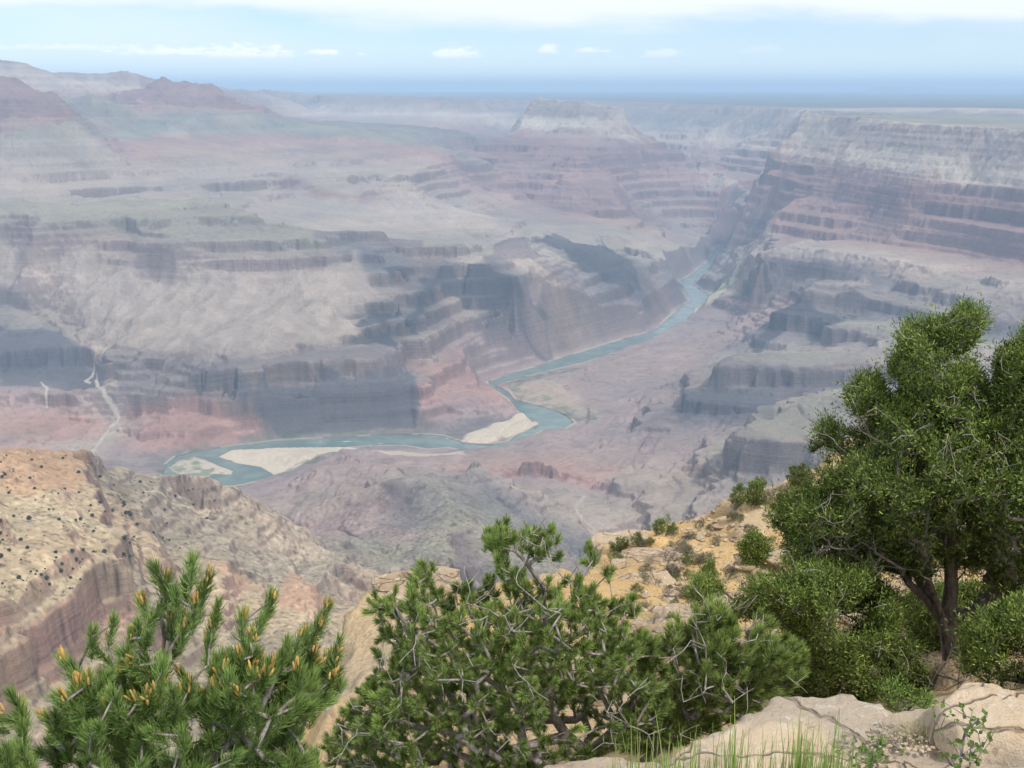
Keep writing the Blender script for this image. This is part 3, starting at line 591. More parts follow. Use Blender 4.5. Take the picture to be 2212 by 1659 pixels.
rock((.185, .12, .108), [(255, 204), (293, 192), (347, 164), (393, 176), (480, 193), (507, 216), (557, 232), (557, 238), (500, 238), (400, 232), (253, 222)], .75, 25)
rock((.185, .12, .108), [(-60, 168), (43, 167), (83, 196), (128, 213), (137, 247), (100, 256), (77, 253), (30, 252), (-60, 260)], .75, 25)
BK = (.062, .060, .066); BL = (.105, .10, .106); BR = (.165, .135, .13)
rock(GN, [(0, 440), (265, 428), (400, 455), (450, 425), (560, 475), (850, 513), (700, 527), (600, 526), (425, 507), (300, 490), (210, 474), (50, 470), (0, 455)], .55)
rock(BL, [(480, 818), (550, 828), (600, 835), (675, 833), (690, 813), (750, 818), (850, 813), (880, 798), (895, 818), (905, 878), (895, 923), (750, 933), (600, 943), (570, 903), (540, 868), (490, 853)])
rock(BL, [(430, 793), (470, 803), (480, 843), (425, 853), (410, 823)], .7)
rock(BR, [(400, 778), (450, 789), (525, 780), (600, 770), (700, 758), (810, 747), (850, 765), (870, 790), (840, 800), (700, 778), (600, 790), (470, 800)], .7)
rock(BL, [(0, 713), (130, 718), (170, 748), (228, 813), (220, 838), (125, 843), (0, 833)], .8)
rock(BK, [(765, 703), (800, 678), (860, 675), (860, 683), (800, 703), (780, 723), (750, 748), (820, 743), (860, 763), (860, 743), (840, 713), (800, 713)], .9, 10)
rock(BK, [(905, 601), (948, 591), (988, 598), (991, 641), (968, 641), (938, 641), (915, 648), (925, 661), (898, 694), (905, 724), (878, 708), (875, 691), (901, 671), (885, 654), (895, 641), (921, 628)])
rock(BK, [(1008, 591), (1061, 581), (1088, 594), (1125, 621), (1141, 648), (1195, 694), (1141, 664), (1098, 691), (1061, 681), (1015, 658), (985, 644), (995, 608)])
rock(BK, [(1148, 524), (1195, 503), (1215, 511), (1235, 523), (1301, 531), (1365, 561), (1378, 594), (1385, 628), (1341, 621), (1298, 591), (1248, 581), (1225, 548), (1188, 531)])
rock(BR, [(835, 511), (908, 516), (915, 538), (861, 538), (808, 528)]); rock(BR, [(678, 504), (705, 498), (758, 518), (755, 528), (708, 518), (681, 516)])
rock(BR, [(971, 534), (995, 528), (1015, 551), (975, 544)], .9, 8); rock(BK, [(825, 578), (861, 574), (895, 588), (881, 604), (841, 591)], .9, 8)
rock(BR, [(921, 568), (971, 568), (1001, 578), (995, 598), (948, 584), (908, 594)], .9, 8)
rock(BR, [(1071, 534), (1091, 516), (1141, 518), (1148, 541), (1188, 554), (1141, 558), (1091, 564), (1048, 561)], .8)
rock(BR, [(1435, 563), (1480, 545), (1545, 538), (1548, 560), (1510, 585), (1470, 605), (1440, 600)], .6)
rock(BR, [(1641, 567), (1658, 549), (1695, 554), (1861, 579), (1968, 602), (1948, 607), (1868, 604), (1768, 604), (1721, 601), (1685, 627), (1615, 647), (1621, 594)], .75)
rock(BL, [(1621, 594), (1641, 585), (1700, 600), (1685, 627), (1615, 647), (1600, 655)], .7)
rock(BR, [(1761, 614), (1955, 627), (1948, 632), (1768, 627)], .8, 6)
rock(BR, [(1758, 629), (1935, 651), (2001, 667), (2041, 677), (2001, 704), (1868, 671), (1785, 664), (1701, 641), (1745, 621)], .7)
rock(BK, [(1661, 701), (1681, 677), (1698, 662), (1761, 664), (1835, 694), (1785, 711), (1761, 737), (1751, 744), (1745, 684), (1701, 704), (1651, 751), (1618, 764), (1628, 731)], .85, 10)
rock(DM, [(1548, 787), (1585, 777), (1735, 797), (1765, 787), (1918, 787), (1918, 814), (1861, 824), (1835, 847), (1735, 854), (1678, 837), (1601, 831), (1548, 824)], .75, 8)
rock(BL, [(1499, 839), (1553, 824), (1673, 838), (1673, 902), (1569, 919), (1519, 889), (1469, 915), (1463, 879)], .6)
rock(DM, [(1579, 937), (1673, 952), (1760, 957), (1760, 1012), (1673, 1012), (1603, 1005), (1573, 992)], .6, 6)
rock(GN, [(1590, 780), (1680, 764), (1800, 762), (1900, 780), (1835, 778), (1735, 790), (1650, 778)], .6); rock(GN, [(1595, 918), (1673, 902), (1820, 850), (1900, 880), (1760, 950), (1673, 948), (1600, 932)], .7)
paint([(500, 985), (560, 975), (700, 972), (745, 976), (640, 1000), (560, 1005)], GREEN, rough=30, op=.35)
rock(RR, [(425, 868), (480, 873), (480, 928), (400, 953), (320, 953), (350, 903)], .5); rock(RR, [(60, 900), (160, 905), (230, 925), (200, 950), (90, 950)], .45)
rock(RR, [(930, 785), (990, 788), (1020, 805), (1050, 840), (960, 815)], .4); rock(RR, [(1150, 850), (1300, 860), (1250, 920), (1180, 900)], .15)
rock(BR, [(830, 1040), (850, 1032), (872, 1040), (885, 1080), (895, 1130), (880, 1150), (865, 1100), (835, 1070)], .6, 6); rock(BR, [(980, 1150), (1010, 1150), (1020, 1200), (1050, 1245), (985, 1240)], .6, 6)
rock((.40, .235, .14), [(0, 966), (110, 966), (190, 985), (175, 1060), (60, 1075), (0, 1060)], .6, 12); rock((.43, .25, .17), [(630, 1240), (700, 1290), (690, 1330), (600, 1310), (560, 1270), (600, 1285)], .6, 5)
rock((.40, .25, .17), [(450, 1215), (520, 1240), (560, 1275), (520, 1275), (470, 1240)], .6, 5)
rock((.27, .165, .135), [(-60, 1440), (0, 1400), (100, 1345), (160, 1310), (205, 1270), (215, 1400), (160, 1440), (60, 1520), (-60, 1580)], .75, 10)
SAND = (.55, .47, .36)
paint([(468, 988), (505, 971), (600, 967), (735, 966), (775, 968), (740, 985), (690, 1000), (640, 1012), (590, 1026), (560, 1010)], SAND, z=-1447)
paint([(990, 955), (1010, 940), (1060, 930), (1120, 912), (1160, 909), (1168, 917), (1130, 932), (1095, 947), (1050, 958)], SAND)
paint([(360, 1012), (385, 992), (420, 985), (440, 990), (470, 1005), (505, 1018), (500, 1026), (460, 1024), (440, 1040), (400, 1035)], SAND, op=.8)
paint([(345, 1010), (372, 990), (430, 984), (445, 1000), (470, 1020), (440, 1045), (380, 1040), (345, 1060)], GREEN, rough=45, op=.75)
paint([(1450, 700), (1495, 668), (1530, 648), (1600, 640), (1580, 665), (1520, 690), (1470, 712)], (.42, .38, .27), op=.8)
paint([(1500, 665), (1524, 650), (1530, 630), (1590, 640), (1560, 655), (1530, 668)], GREEN, rough=40, op=.8)
paint([(1085, 830), (1140, 813), (1205, 798), (1275, 800), (1310, 788), (1230, 812), (1130, 835), (1110, 850)], GREEN, rough=38, op=.85)
paint([(1100, 840), (1160, 850), (1200, 868), (1260, 890), (1280, 910), (1240, 918), (1222, 900), (1170, 880), (1112, 868)], GREEN, rough=60, op=.85)
paint([(1080, 838), (1180, 830), (1260, 870), (1290, 905), (1220, 895), (1140, 868)], (.40, .36, .25), rough=50, op=.4)
paint([(350, 1030), (362, 1000), (425, 972), (500, 962), (600, 951), (760, 943), (930, 937), (1000, 950), (1000, 938), (880, 930), (760, 936), (600, 944), (500, 956), (400, 972), (345, 1000)], GREEN, rough=18, op=.55)
paint([(590, 1024), (640, 1010), (700, 1000), (770, 985), (700, 1018), (640, 1030)], GREEN, rough=25, op=.6)
paint([(750, 975), (860, 970), (950, 978), (1000, 975), (1010, 990), (900, 985), (780, 990)], (.47, .40, .30), op=.8, z=-1425)
bank = np.clip(1 - np.abs(dr - 9) / 12, 0, 1) * (fbm(X, Y, 120, 3, 19) > -0.1)
c = c * (1 - 0.55 * bank[..., None]) + 0.55 * bank[..., None] * np.array([.46, .41, .32])
# narrow dry washes, footpath
def trail(pts, colr, wd, z):
    global c
    q = [at_z(u, v, zz)[:2] for (u, v), zz in zip(pts, z if hasattr(z, '__len__') else [z] * len(pts))]
    for (x0, y0), (x1, y1) in zip(q[:-1], q[1:]):
        m = (X > min(x0, x1) - 60) & (X < max(x0, x1) + 60) & (Y > min(y0, y1) - 60) & (Y < max(y0, y1) + 60)
        xx = X[m] + 9 * fbm(X[m], Y[m], 90, 2, 5); yy = Y[m] + 9 * fbm(X[m], Y[m], 90, 2, 6)
        dx, dy = x1 - x0, y1 - y0
        t = np.clip(((xx - x0) * dx + (yy - y0) * dy) / (dx * dx + dy * dy), 0, 1)
        d = np.hypot(xx - x0 - t * dx, yy - y0 - t * dy)
        w = np.clip(1.4 - d / wd, 0, 1)[:, None]
        c[m] = c[m] * (1 - w) + np.array(colr) * w
trail([(236, 822), (190, 868), (215, 890), (250, 915), (256, 922), (222, 950), (196, 976)], (.38, .34, .28), 8, [-1335, -1385, -1395, -1408, -1415, -1432, -1442])
trail([(90, 848), (104, 857), (98, 868)], (.38, .34, .28), 5, -1330)
trail([(1259, 1072), (1240, 1095), (1262, 1125), (1290, 1150), (1312, 1170)], (.35, .30, .25), 6, -1410)
trail([(310, 1078), (360, 1075), (425, 1072), (445, 1086), (455, 1100), (430, 1118), (428, 1150)], (.46, .38, .28), 1.6, [-780, -795, -815, -835, -850, -850, -860])
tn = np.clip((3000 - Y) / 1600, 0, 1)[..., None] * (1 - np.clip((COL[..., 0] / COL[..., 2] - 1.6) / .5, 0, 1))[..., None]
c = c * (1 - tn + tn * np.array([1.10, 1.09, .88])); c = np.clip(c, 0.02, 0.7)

M_canyon = bpy.data.materials.new('canyon_rock'); M_canyon.use_nodes = True
def rock_nodes(M, scale_fine=1.0, bump=0.35, streak=0.0, fine=0.10):
    t = M.node_tree; b = t.nodes['Principled BSDF']; b.inputs['Roughness'].default_value = 0.95
    if 'Specular IOR Level' in b.inputs: b.inputs['Specular IOR Level'].default_value = 0.15
    at = N(t, 'ShaderNodeVertexColor', layer_name='Col'); g = N(t, 'ShaderNodeNewGeometry')
    return t, b, at, g
t, b, at, g = rock_nodes(M_canyon)
ps = N(t, 'ShaderNodeSeparateXYZ', inp={0: g.outputs['Position']}); ns = N(t, 'ShaderNodeSeparateXYZ', inp={0: g.outputs['Normal']})
stp = smooth(t, ns.outputs[2], 0.72, 0.42)
mp1 = N(t, 'ShaderNodeMapping', inp={0: g.outputs['Position'], 3: (1, 1, 0.10)})
nv = N(t, 'ShaderNodeTexNoise', inp={'Vector': mp1.outputs[0], 'Scale': 0.022, 'Detail': 5.0, 'Roughness': 0.6})
mp2 = N(t, 'ShaderNodeMapping', inp={0: g.outputs['Position'], 3: (0.02, 0.02, 1.0)})
nh = N(t, 'ShaderNodeTexNoise', inp={'Vector': mp2.outputs[0], 'Scale': 0.07, 'Detail': 6.0, 'Roughness': 0.7})
nf = N(t, 'ShaderNodeTexNoise', inp={'Vector': g.outputs['Position'], 'Scale': 0.06, 'Detail': 6.0, 'Roughness': 0.72})
f1 = math_(t, 'MULTIPLY', math_(t, 'SUBTRACT', nv.outputs[0], 0.5), math_(t, 'MULTIPLY', stp, 0.55))
f2 = math_(t, 'MULTIPLY', math_(t, 'SUBTRACT', nh.outputs[0], 0.5), math_(t, 'ADD', 0.25, math_(t, 'MULTIPLY', stp, 0.55)))
f3 = math_(t, 'MULTIPLY', math_(t, 'SUBTRACT', nf.outputs[0], 0.5), 0.7)
ff = math_(t, 'ADD', 1.0, math_(t, 'ADD', f1, math_(t, 'ADD', f2, f3)))
vm = N(t, 'ShaderNodeVectorMath', operation='SCALE', inp={0: at.outputs[0], 'Scale': ff})
t.links.new(vm.outputs[0], b.inputs['Base Color'])
hb = math_(t, 'ADD', math_(t, 'MULTIPLY', nv.outputs[0], math_(t, 'MULTIPLY', stp, 8.0)), math_(t, 'ADD', math_(t, 'MULTIPLY', nf.outputs[0], 9.0), math_(t, 'MULTIPLY', nh.outputs[0], math_(t, 'MULTIPLY', stp, 10.0))))
bp = N(t, 'ShaderNodeBump', inp={'Height': hb, 'Strength': 0.75, 'Distance': 1.0}); t.links.new(bp.outputs[0], b.inputs['Normal'])
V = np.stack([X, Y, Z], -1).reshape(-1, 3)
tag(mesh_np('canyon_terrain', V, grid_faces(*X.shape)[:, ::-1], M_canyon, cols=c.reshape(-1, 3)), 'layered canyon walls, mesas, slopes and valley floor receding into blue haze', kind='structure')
HZ_CANYON = (A, SG, Z)
del V

# river water
M_water = bpy.data.materials.new('river_water'); M_water.use_nodes = True
t = M_water.node_tree; b = t.nodes['Principled BSDF']
b.inputs['Roughness'].default_value = 0.22; b.inputs['IOR'].default_value = 1.33
g = N(t, 'ShaderNodeNewGeometry')
n = N(t, 'ShaderNodeTexNoise', inp={'Vector': g.outputs['Position'], 'Scale': 0.012, 'Detail': 4.0})
rapid = N(t, 'ShaderNodeTexNoise', inp={'Vector': N(t, 'ShaderNodeMapping', inp={0: g.outputs['Position'], 3: (.35, 1, 1)}).outputs[0], 'Scale': 0.05, 'Detail': 6.0, 'Roughness': .7})
cw = mix_(t, smooth(t, n.outputs[0], .35, .7), (.10, .15, .135), (.165, .215, .19))
foam = math_(t, 'MULTIPLY', smooth(t, rapid.outputs[0], .62, .70), smooth(t, N(t, 'ShaderNodeTexNoise', inp={'Vector': g.outputs['Position'], 'Scale': 0.003, 'Detail': 1.0}).outputs[0], .47, .56))
cw = mix_(t, foam, cw, (.75, .8, .8)); t.links.new(cw, b.inputs['Base Color'])
bp = N(t, 'ShaderNodeBump', inp={'Height': N(t, 'ShaderNodeTexNoise', inp={'Vector': g.outputs['Position'], 'Scale': 0.25, 'Detail': 5.0}).outputs[0], 'Strength': 0.5, 'Distance': 1.0})
t.links.new(bp.outputs[0], b.inputs['Normal'])
px = [q[0] for q in river_poly]; py = [q[1] for q in river_poly]
wx0, wx1, wy0, wy1 = min(px) - 60, max(px) + 60, min(py) - 60, max(py) + 60
nx = 60; ny = 120
gxx, gyy = np.meshgrid(np.linspace(wx0, wx1, nx), np.linspace(wy0, wy1, ny))
Vr = np.stack([gxx, gyy, np.full_like(gxx, -1450.0)], -1).reshape(-1, 3)
tag(mesh_np('river_water', Vr, grid_faces(ny, nx), M_water), 'turquoise river winding through the canyon floor', kind='structure')
#@@NEAR
# ------------------------------------------------------------------ the near rim: ground
ntin = Tin()
def NL(pts, c, back=None, dmode=True): ntin.line([(u, v, w / 1000) for u, v, w in pts], c, 'd', back, step=.05)
def NH(pts, c):                          # (u, distance, height)
    for u, d, z in pts:
        a = math.atan2((u - CX_) / F_, cp); ntin.add((d * math.sin(a), d * math.cos(a), z), c)
SOIL = (.48, .33, .16); LIME = (.56, .45, .33); PALE = (.60, .50, .39); GRAV = (.47, .34, .20)
sky_line = [(735, 1440, 8.8), (745, 1400, 9.0), (790, 1330, 9.3), (850, 1290, 9.8), (980, 1285, 10.5), (1060, 1300, 11), (1150, 1295, 12.5), (1250, 1272, 15), (1290, 1235, 18), (1303, 1180, 21.5), (1350, 1172, 22), (1420, 1160, 22.5), (1480, 1146, 23), (1560, 1115, 24),
            (1600, 1092, 24), (1700, 1050, 25), (1760, 1012, 26), (1850, 975, 27), (1960, 935, 28), (2100, 905, 29), (2212, 880, 30), (2500, 850, 32), (3000, 800, 36)]
NL(sky_line, SOIL, back=(1.6, 1.5))
NH([(u, d * 1.25 + 3, -d * .45 - 9) for (u, v, d) in sky_line], GRAV)
NH([(u, 75, -70) for u in range(-1200, 3600, 200)], GRAV)
NL([(1340, 1230, 17.5), (1420, 1215, 18), (1500, 1200, 18.5), (1600, 1170, 19), (1700, 1140, 19.5), (1850, 1080, 20.5), (2000, 1050, 21), (2212, 1020, 21), (2600, 980, 22)], SOIL)
NL([(1320, 1300, 13.5), (1420, 1290, 14), (1500, 1280, 14), (1600, 1260, 14.3), (1700, 1240, 14.5), (1900, 1200, 14.8), (2212, 1150, 15), (2700, 1100, 16)], SOIL)
NL([(780, 1430, 8.7), (900, 1400, 9), (1050, 1400, 9.3), (1200, 1390, 9.9), (1300, 1380, 10.5), (1500, 1360, 10.8), (1700, 1340, 10.8), (2000, 1310, 11), (2212, 1290, 11), (2700, 1250, 11.5)], SOIL)
NL([(750, 1500, 8.0), (1000, 1500, 7.9), (1250, 1490, 7.8), (1450, 1490, 7.7), (1700, 1490, 7.9), (1900, 1490, 8.1), (2212, 1450, 8.1), (2700, 1430, 8.5)], GRAV)
NL([(720, 1570, 6.8), (1000, 1580, 6.3), (1250, 1580, 5.7), (1450, 1590, 5.6), (1700, 1585, 5.6), (1900, 1580, 5.9), (2212, 1550, 6.0), (2700, 1530, 6.4)], GRAV)
NL([(700, 1700, 5.0), (1000, 1700, 4.7), (1120, 1690, 4.3), (1200, 1680, 4.1)], GRAV)
NH([(1300, 4.2, -3.1), (1420, 4.3, -3.1), (1600, 4.4, -3.1), (1800, 4.5, -3.1), (2000, 4.5, -3.0), (2200, 4.5, -2.9), (2600, 4.8, -2.9)], GRAV)
NH([(u, 3.7, -3.0) for u in range(1420, 3000, 120)], LIME)
NH([(u, 3.35, -2.38) for u in range(1440, 3000, 120)], LIME)
NH([(u, 2.9, -2.28) for u in range(1380, 3200, 160)], LIME)
NH([(u, 1.9, -2.2) for u in range(1200, 3600, 200)], LIME)
NH([(u, .8, -1.8) for u in range(-2600, 4600, 300)], LIME)
NH([(u, 3.1, -2.7) for u in (1050, 1150, 1250, 1330)], LIME)
NH([(-1500, 2, -3.0), (-500, 2, -2.9), (300, 2, -2.8), (700, 2.2, -2.6), (950, 2.4, -2.4)], GRAV)
NH([(-1500, 5, -9), (-500, 5, -8.5), (0, 5, -8), (300, 5, -7.5), (600, 5.5, -6.8)], GRAV)
NH([(-1500, 20, -32), (-500, 20, -32), (0, 20, -30), (400, 18, -26), (650, 16, -22)], GRAV)
A2 = np.linspace(math.radians(-44), math.radians(44), 900); S2 = np.linspace(math.log(.8), math.log(72), 900)
G2 = blur(ntin.raster(A2, S2), 2)
r2 = np.exp(S2)[:, None] * np.ones(len(A2)); X2 = r2 * np.sin(A2); Y2 = r2 * np.cos(A2)
Z2 = G2[..., 0]
w2 = np.clip(r2 / 8, .3, 1.6)
Z2 = Z2 + .22 * w2 * fbm(X2, Y2, 2.6, 3, 301, .5, True) * np.clip((r2 - 2.5) / 3, .1, 1) + .05 * fbm(X2, Y2, .5, 3, 305) * np.clip(r2 / 5, .3, 1.5)
blk = fbm(X2, Y2, 1.1, 2, 311)
Z2 = Z2 + np.where(blk > .45, np.minimum((blk - .45) * 1.6, .2), 0) * np.clip((r2 - 3.8) / 3, 0, 1)
c2 = G2[..., 1:4].copy()
mott = fbm(X2, Y2, 1.6, 4, 321)[..., None]
c2 = c2 * (1 + .22 * mott); c2 = np.where((blk > .45)[..., None], c2 * .4 + .6 * np.array([.42, .34, .24]), c2)
g_ = fbm(X2, Y2, 3.5, 3, 333)[..., None]
c2 = np.where(g_ > .22, c2 * .65 + .35 * np.array([.27, .26, .14]), c2)
def ground_z(x, y):
    fj = (math.atan2(x, y) - A2[0]) / (A2[1] - A2[0]); fi = (math.log(math.hypot(x, y)) - S2[0]) / (S2[1] - S2[0])
    return float(bil(Z2, np.array([fi]), np.array([fj]))[0])
S2T = np.maximum.accumulate(Z2 / r2, axis=0)
def ghit(u, v):                          # ground point under a surveyed sight line
    x, y, w = ray(u, v); a = math.atan2(x, y); tt = w / math.hypot(x, y)
    j = min(max(int(round((a - A2[0]) / (A2[1] - A2[0]))), 0), len(A2) - 1); i = min(int(np.searchsorted(S2T[:, j], tt)), len(S2) - 1)
    r = math.exp(S2[i]); return r * math.sin(a), r * math.cos(a), float(Z2[i, j])

M_ground = bpy.data.materials.new('rim_soil'); M_ground.use_nodes = True
t, b, at, g = rock_nodes(M_ground)
nf = N(t, 'ShaderNodeTexNoise', inp={'Vector': g.outputs['Position'], 'Scale': 9.0, 'Detail': 8.0, 'Roughness': .75})
vo = N(t, 'ShaderNodeTexVoronoi', inp={'Vector': g.outputs['Position'], 'Scale': 22.0})
ff = math_(t, 'ADD', .62, math_(t, 'ADD', math_(t, 'MULTIPLY', nf.outputs[0], .5), math_(t, 'MULTIPLY', vo.outputs['Distance'], .3)))
t.links.new(N(t, 'ShaderNodeVectorMath', operation='SCALE', inp={0: at.outputs[0], 'Scale': ff}).outputs[0], b.inputs['Base Color'])
bp = N(t, 'ShaderNodeBump', inp={'Height': math_(t, 'ADD', nf.outputs[0], math_(t, 'MULTIPLY', vo.outputs['Distance'], -.5)), 'Strength': .9, 'Distance': .05}); t.links.new(bp.outputs[0], b.inputs['Normal'])
tag(mesh_np('rim_ground', np.stack([X2, Y2, Z2], -1).reshape(-1, 3), grid_faces(*X2.shape)[:, ::-1], M_ground, cols=c2.reshape(-1, 3)), 'orange stony soil of the canyon rim dropping away below the viewpoint', kind='structure')

# ------------------------------------------------------------------ limestone
M_lime = bpy.data.materials.new('limestone'); M_lime.use_nodes = True
t = M_lime.node_tree; b = t.nodes['Principled BSDF']; b.inputs['Roughness'].default_value = .9; b.inputs['Specular IOR Level'].default_value = .2
g = N(t, 'ShaderNodeNewGeometry'); P_ = g.outputs['Position']
warpn = N(t, 'ShaderNodeTexNoise', inp={'Vector': P_, 'Scale': 3.0, 'Detail': 4.0})
wp = N(t, 'ShaderNodeVectorMath', operation='MULTIPLY_ADD', inp={0: warpn.outputs['Color'], 1: (.35, .35, .35), 2: P_})
n1 = N(t, 'ShaderNodeTexNoise', inp={'Vector': P_, 'Scale': 1.7, 'Detail': 6.0, 'Roughness': .6})
n2 = N(t, 'ShaderNodeTexNoise', inp={'Vector': P_, 'Scale': 14.0, 'Detail': 8.0, 'Roughness': .75})
n3 = N(t, 'ShaderNodeTexNoise', inp={'Vector': N(t, 'ShaderNodeMapping', inp={0: P_, 3: (1, 1, 6)}).outputs[0], 'Scale': 1.1, 'Detail': 5.0, 'Roughness': .6})
base = mix_(t, smooth(t, n1.outputs[0], .38, .62), (.62, .46, .29), (.72, .58, .42))
base = mix_(t, math_(t, 'MULTIPLY', smooth(t, n3.outputs[0], .53, .63), .55), base, (.37, .33, .28))
base = mix_(t, math_(t, 'MULTIPLY', smooth(t, n2.outputs[0], .54, .66), .75), base, (.76, .70, .60))
base = mix_(t, math_(t, 'MULTIPLY', smooth(t, n2.outputs[0], .44, .34), .55), base, (.26, .20, .16))
cr = N(t, 'ShaderNodeTexVoronoi', feature='DISTANCE_TO_EDGE', inp={'Vector': N(t, 'ShaderNodeMapping', inp={0: wp.outputs[0], 2: (.3, .1, .5), 3: (.8, 1.6, 3)}).outputs[0], 'Scale': 1.25})
crk = smooth(t, cr.outputs['Distance'], .022, .0)
base = mix_(t, math_(t, 'MULTIPLY', crk, .4), base, (.2, .14, .10))
t.links.new(base, b.inputs['Base Color'])
hh = math_(t, 'ADD', math_(t, 'MULTIPLY', n2.outputs[0], .6), math_(t, 'ADD', math_(t, 'MULTIPLY', n1.outputs[0], 1.2), math_(t, 'MULTIPLY', crk, -.6)))
bp = N(t, 'ShaderNodeBump', inp={'Height': hh, 'Strength': 1.0, 'Distance': .075}); t.links.new(bp.outputs[0], b.inputs['Normal'])

M_stone = M_lime.copy(); M_stone.name = 'weathered_stone'
for nd in M_stone.node_tree.nodes:
    if nd.type == 'MIX' and tuple(round(x, 2) for x in nd.inputs[6].default_value[:3]) in ((.62, .46, .29),):
        nd.inputs[6].default_value = (.36, .265, .17, 1); nd.inputs[7].default_value = (.46, .36, .25, 1)
def slab(pts, z, h, res, seed, label, cat='rock', tilt=(0, 0), name='limestone_ledge', rise=-.01):
    poly = [at_z(u, v, z)[:2] for u, v in pts]
    xs = [q[0] for q in poly]; ys = [q[1] for q in poly]
    x = np.arange(min(xs) - .12, max(xs) + .12, res); y = np.arange(min(ys) - .12, max(ys) + .12, res)
    XX, YY = np.meshgrid(x, y)
    sd_ = poly_sd(XX, YY, poly) - .02 + .085 * fbm(XX, YY, .45, 6, seed, .6)
    cx_, cy_ = sum(xs) / len(xs), sum(ys) / len(ys)
    top = z + tilt[0] * (XX - cx_) + tilt[1] * (YY - cy_)
    lay = fbm(XX, YY, .9, 4, seed + 3)
    q = (lay + .9 * np.clip(-sd_, 0, .8)) * 4.2; qi = np.floor(q); qf = q - qi
    st = qi + np.clip((qf - .78) / .22, 0, 1)
    zz = top + (st - 1.2) * .016 + .018 * fbm(XX, YY, .16, 5, seed + 9, .6) - rise
    pr = np.clip(-sd_ / .05, -2.2, 1)
    zz = np.where(sd_ > -.05, zz - h * (1 - np.sqrt(np.clip(1 - (1 - np.clip(pr, 0, 1)) ** 2, 0, 1))) * .35 - np.where(pr < 0, -pr * h, 0), zz)
    Vv = np.stack([XX, YY, zz], -1).reshape(-1, 3); Fq = grid_faces(*XX.shape)
    keep = (pr.reshape(-1) > -1.6)[Fq].any(1)
    Fq = Fq[keep]; used, inv = np.unique(Fq, return_inverse=True)
    return tag(mesh_np(name, Vv[used], inv.reshape(-1, 4), M_lime), label, cat)
slab([(1426, 1621), (1486, 1588), (1556, 1558), (1626, 1523), (1681, 1490), (1760, 1486), (1846, 1483), (1868, 1503), (1912, 1510), (1936, 1536), (1905, 1560), (1885, 1600), (1850, 1659), (1830, 1760), (1370, 1760)], -1.98, .35, .008, 401,
     'broad grey-topped limestone ledge with a flaky white rim behind the tall grass', tilt=(.0, .02))
slab([(2041, 1510), (2046, 1474), (2071, 1453), (2176, 1453), (2212, 1430), (2320, 1405), (2600, 1450), (2500, 1560), (2300, 1580), (2180, 1565), (2090, 1560), (2050, 1535)], -1.86, .35, .008, 431,
     'pale pink limestone block rising at the right edge below the juniper', tilt=(.03, 0))
slab([(1890, 1560), (1940, 1538), (2030, 1522), (2130, 1550), (2300, 1570), (2600, 1650), (2500, 1800), (1800, 1800), (1850, 1650)], -1.99, .25, .008, 461,
     'low sandy limestone shelf with small stones in the bottom right corner', tilt=(.02, .01))
slab([(1120, 1665), (1181, 1638), (1260, 1626), (1321, 1620), (1416, 1626), (1435, 1650), (1410, 1760), (1080, 1760)], -2.12, .35, .008, 491,
     'narrow white-crusted limestone shelf beneath the middle pine')

def boulder_mesh(seed, sx, sy, sz, res=26, blocky=5.0, rough=.10):
    """cube-sphere pushed to a blocky, bedded stone"""
    rg = np.random.RandomState(seed); lin = np.linspace(-1, 1, res); vs, fs, o = [], [], 0
    for ax in range(3):
        for sg_ in (-1, 1):
            a_, b_ = np.meshgrid(lin, lin); q = [None] * 3; q[ax] = np.full_like(a_, sg_); q[(ax + 1) % 3] = a_; q[(ax + 2) % 3] = b_
            vs.append(np.stack(q, -1).reshape(-1, 3)); f = grid_faces(res, res) + o; fs.append(f if sg_ > 0 else f[:, ::-1]); o += res * res
    V_ = np.concatenate(vs); nrm = (np.abs(V_) ** blocky).sum(1) ** (1 / blocky); V_ = V_ / nrm[:, None]
    for _ in range(5):
        n_ = rg.normal(size=3); n_ /= np.linalg.norm(n_); dd = V_ @ n_ - rg.uniform(.72, .95); V_ = V_ - np.clip(dd, 0, None)[:, None] * n_
    s1 = fbm(V_[:, 0] * 2 + V_[:, 2] * 1.3 + seed, V_[:, 1] * 2 - V_[:, 2] * 1.1, 1.0, 4, seed)
    bed = vnoise(V_[:, 2] * 5.5 + .3 * s1 + seed, V_[:, 0] * .3, seed + 4)
    V_ = V_ * (1 + rough * s1 + .07 * bed)[:, None]
    return V_ * np.array([sx, sy, sz]), np.concatenate(fs)
def boulder(u, v, d, sx, sy, sz, seed, label, rz=0, group=None, name='boulder', sink=.25, **k):
    V_, Fq = boulder_mesh(seed, sx, sy, sz, **k)
    cs, sn = math.cos(rz), math.sin(rz); V_ = V_ @ np.array([[cs, sn, 0], [-sn, cs, 0], [0, 0, 1]])
    o = mesh_np(name, V_, Fq, M_stone)
    o.location = at_d(u, v, d) if d else (lambda q: (q[0], q[1], q[2] + sz * (1 - 2 * sink)))(ghit(u, v))
    return tag(o, label, 'rock', group)
boulder(885, 1318, 9.4, .40, .30, .25, 3, 'large tan blocky outcrop behind the left tip of the middle pine', .2, name='rock_outcrop', res=60)
boulder(762, 1385, 9.0, .085, .14, .215, 4, 'narrow upright rock pillar split from the left side of the outcrop', .1, name='rock_pillar', res=40, blocky=7)
boulder(745, 1450, 8.7, .16, .16, .11, 5, 'small squat block at the foot of the rock pillar', .5, res=30)
boulder(900, 1258, 9.9, .42, .25, .07, 6, 'flat pale cap stone lying along the top of the outcrop', .1, name='cap_stone', res=50)
boulder(1345, 1195, 20.5, .6, .5, .3, 8, 'cream boulder at the far left end of the orange slope', .3, res=40)
boulder(1420, 1225, 16.6, .6, .4, .2, 9, 'long cream rock step below the grey shrubs', -.1, res=40)
boulder(1395, 1262, 14.6, .42, .3, .15, 10, 'second cream rock step lower down the slope', .2, res=40)
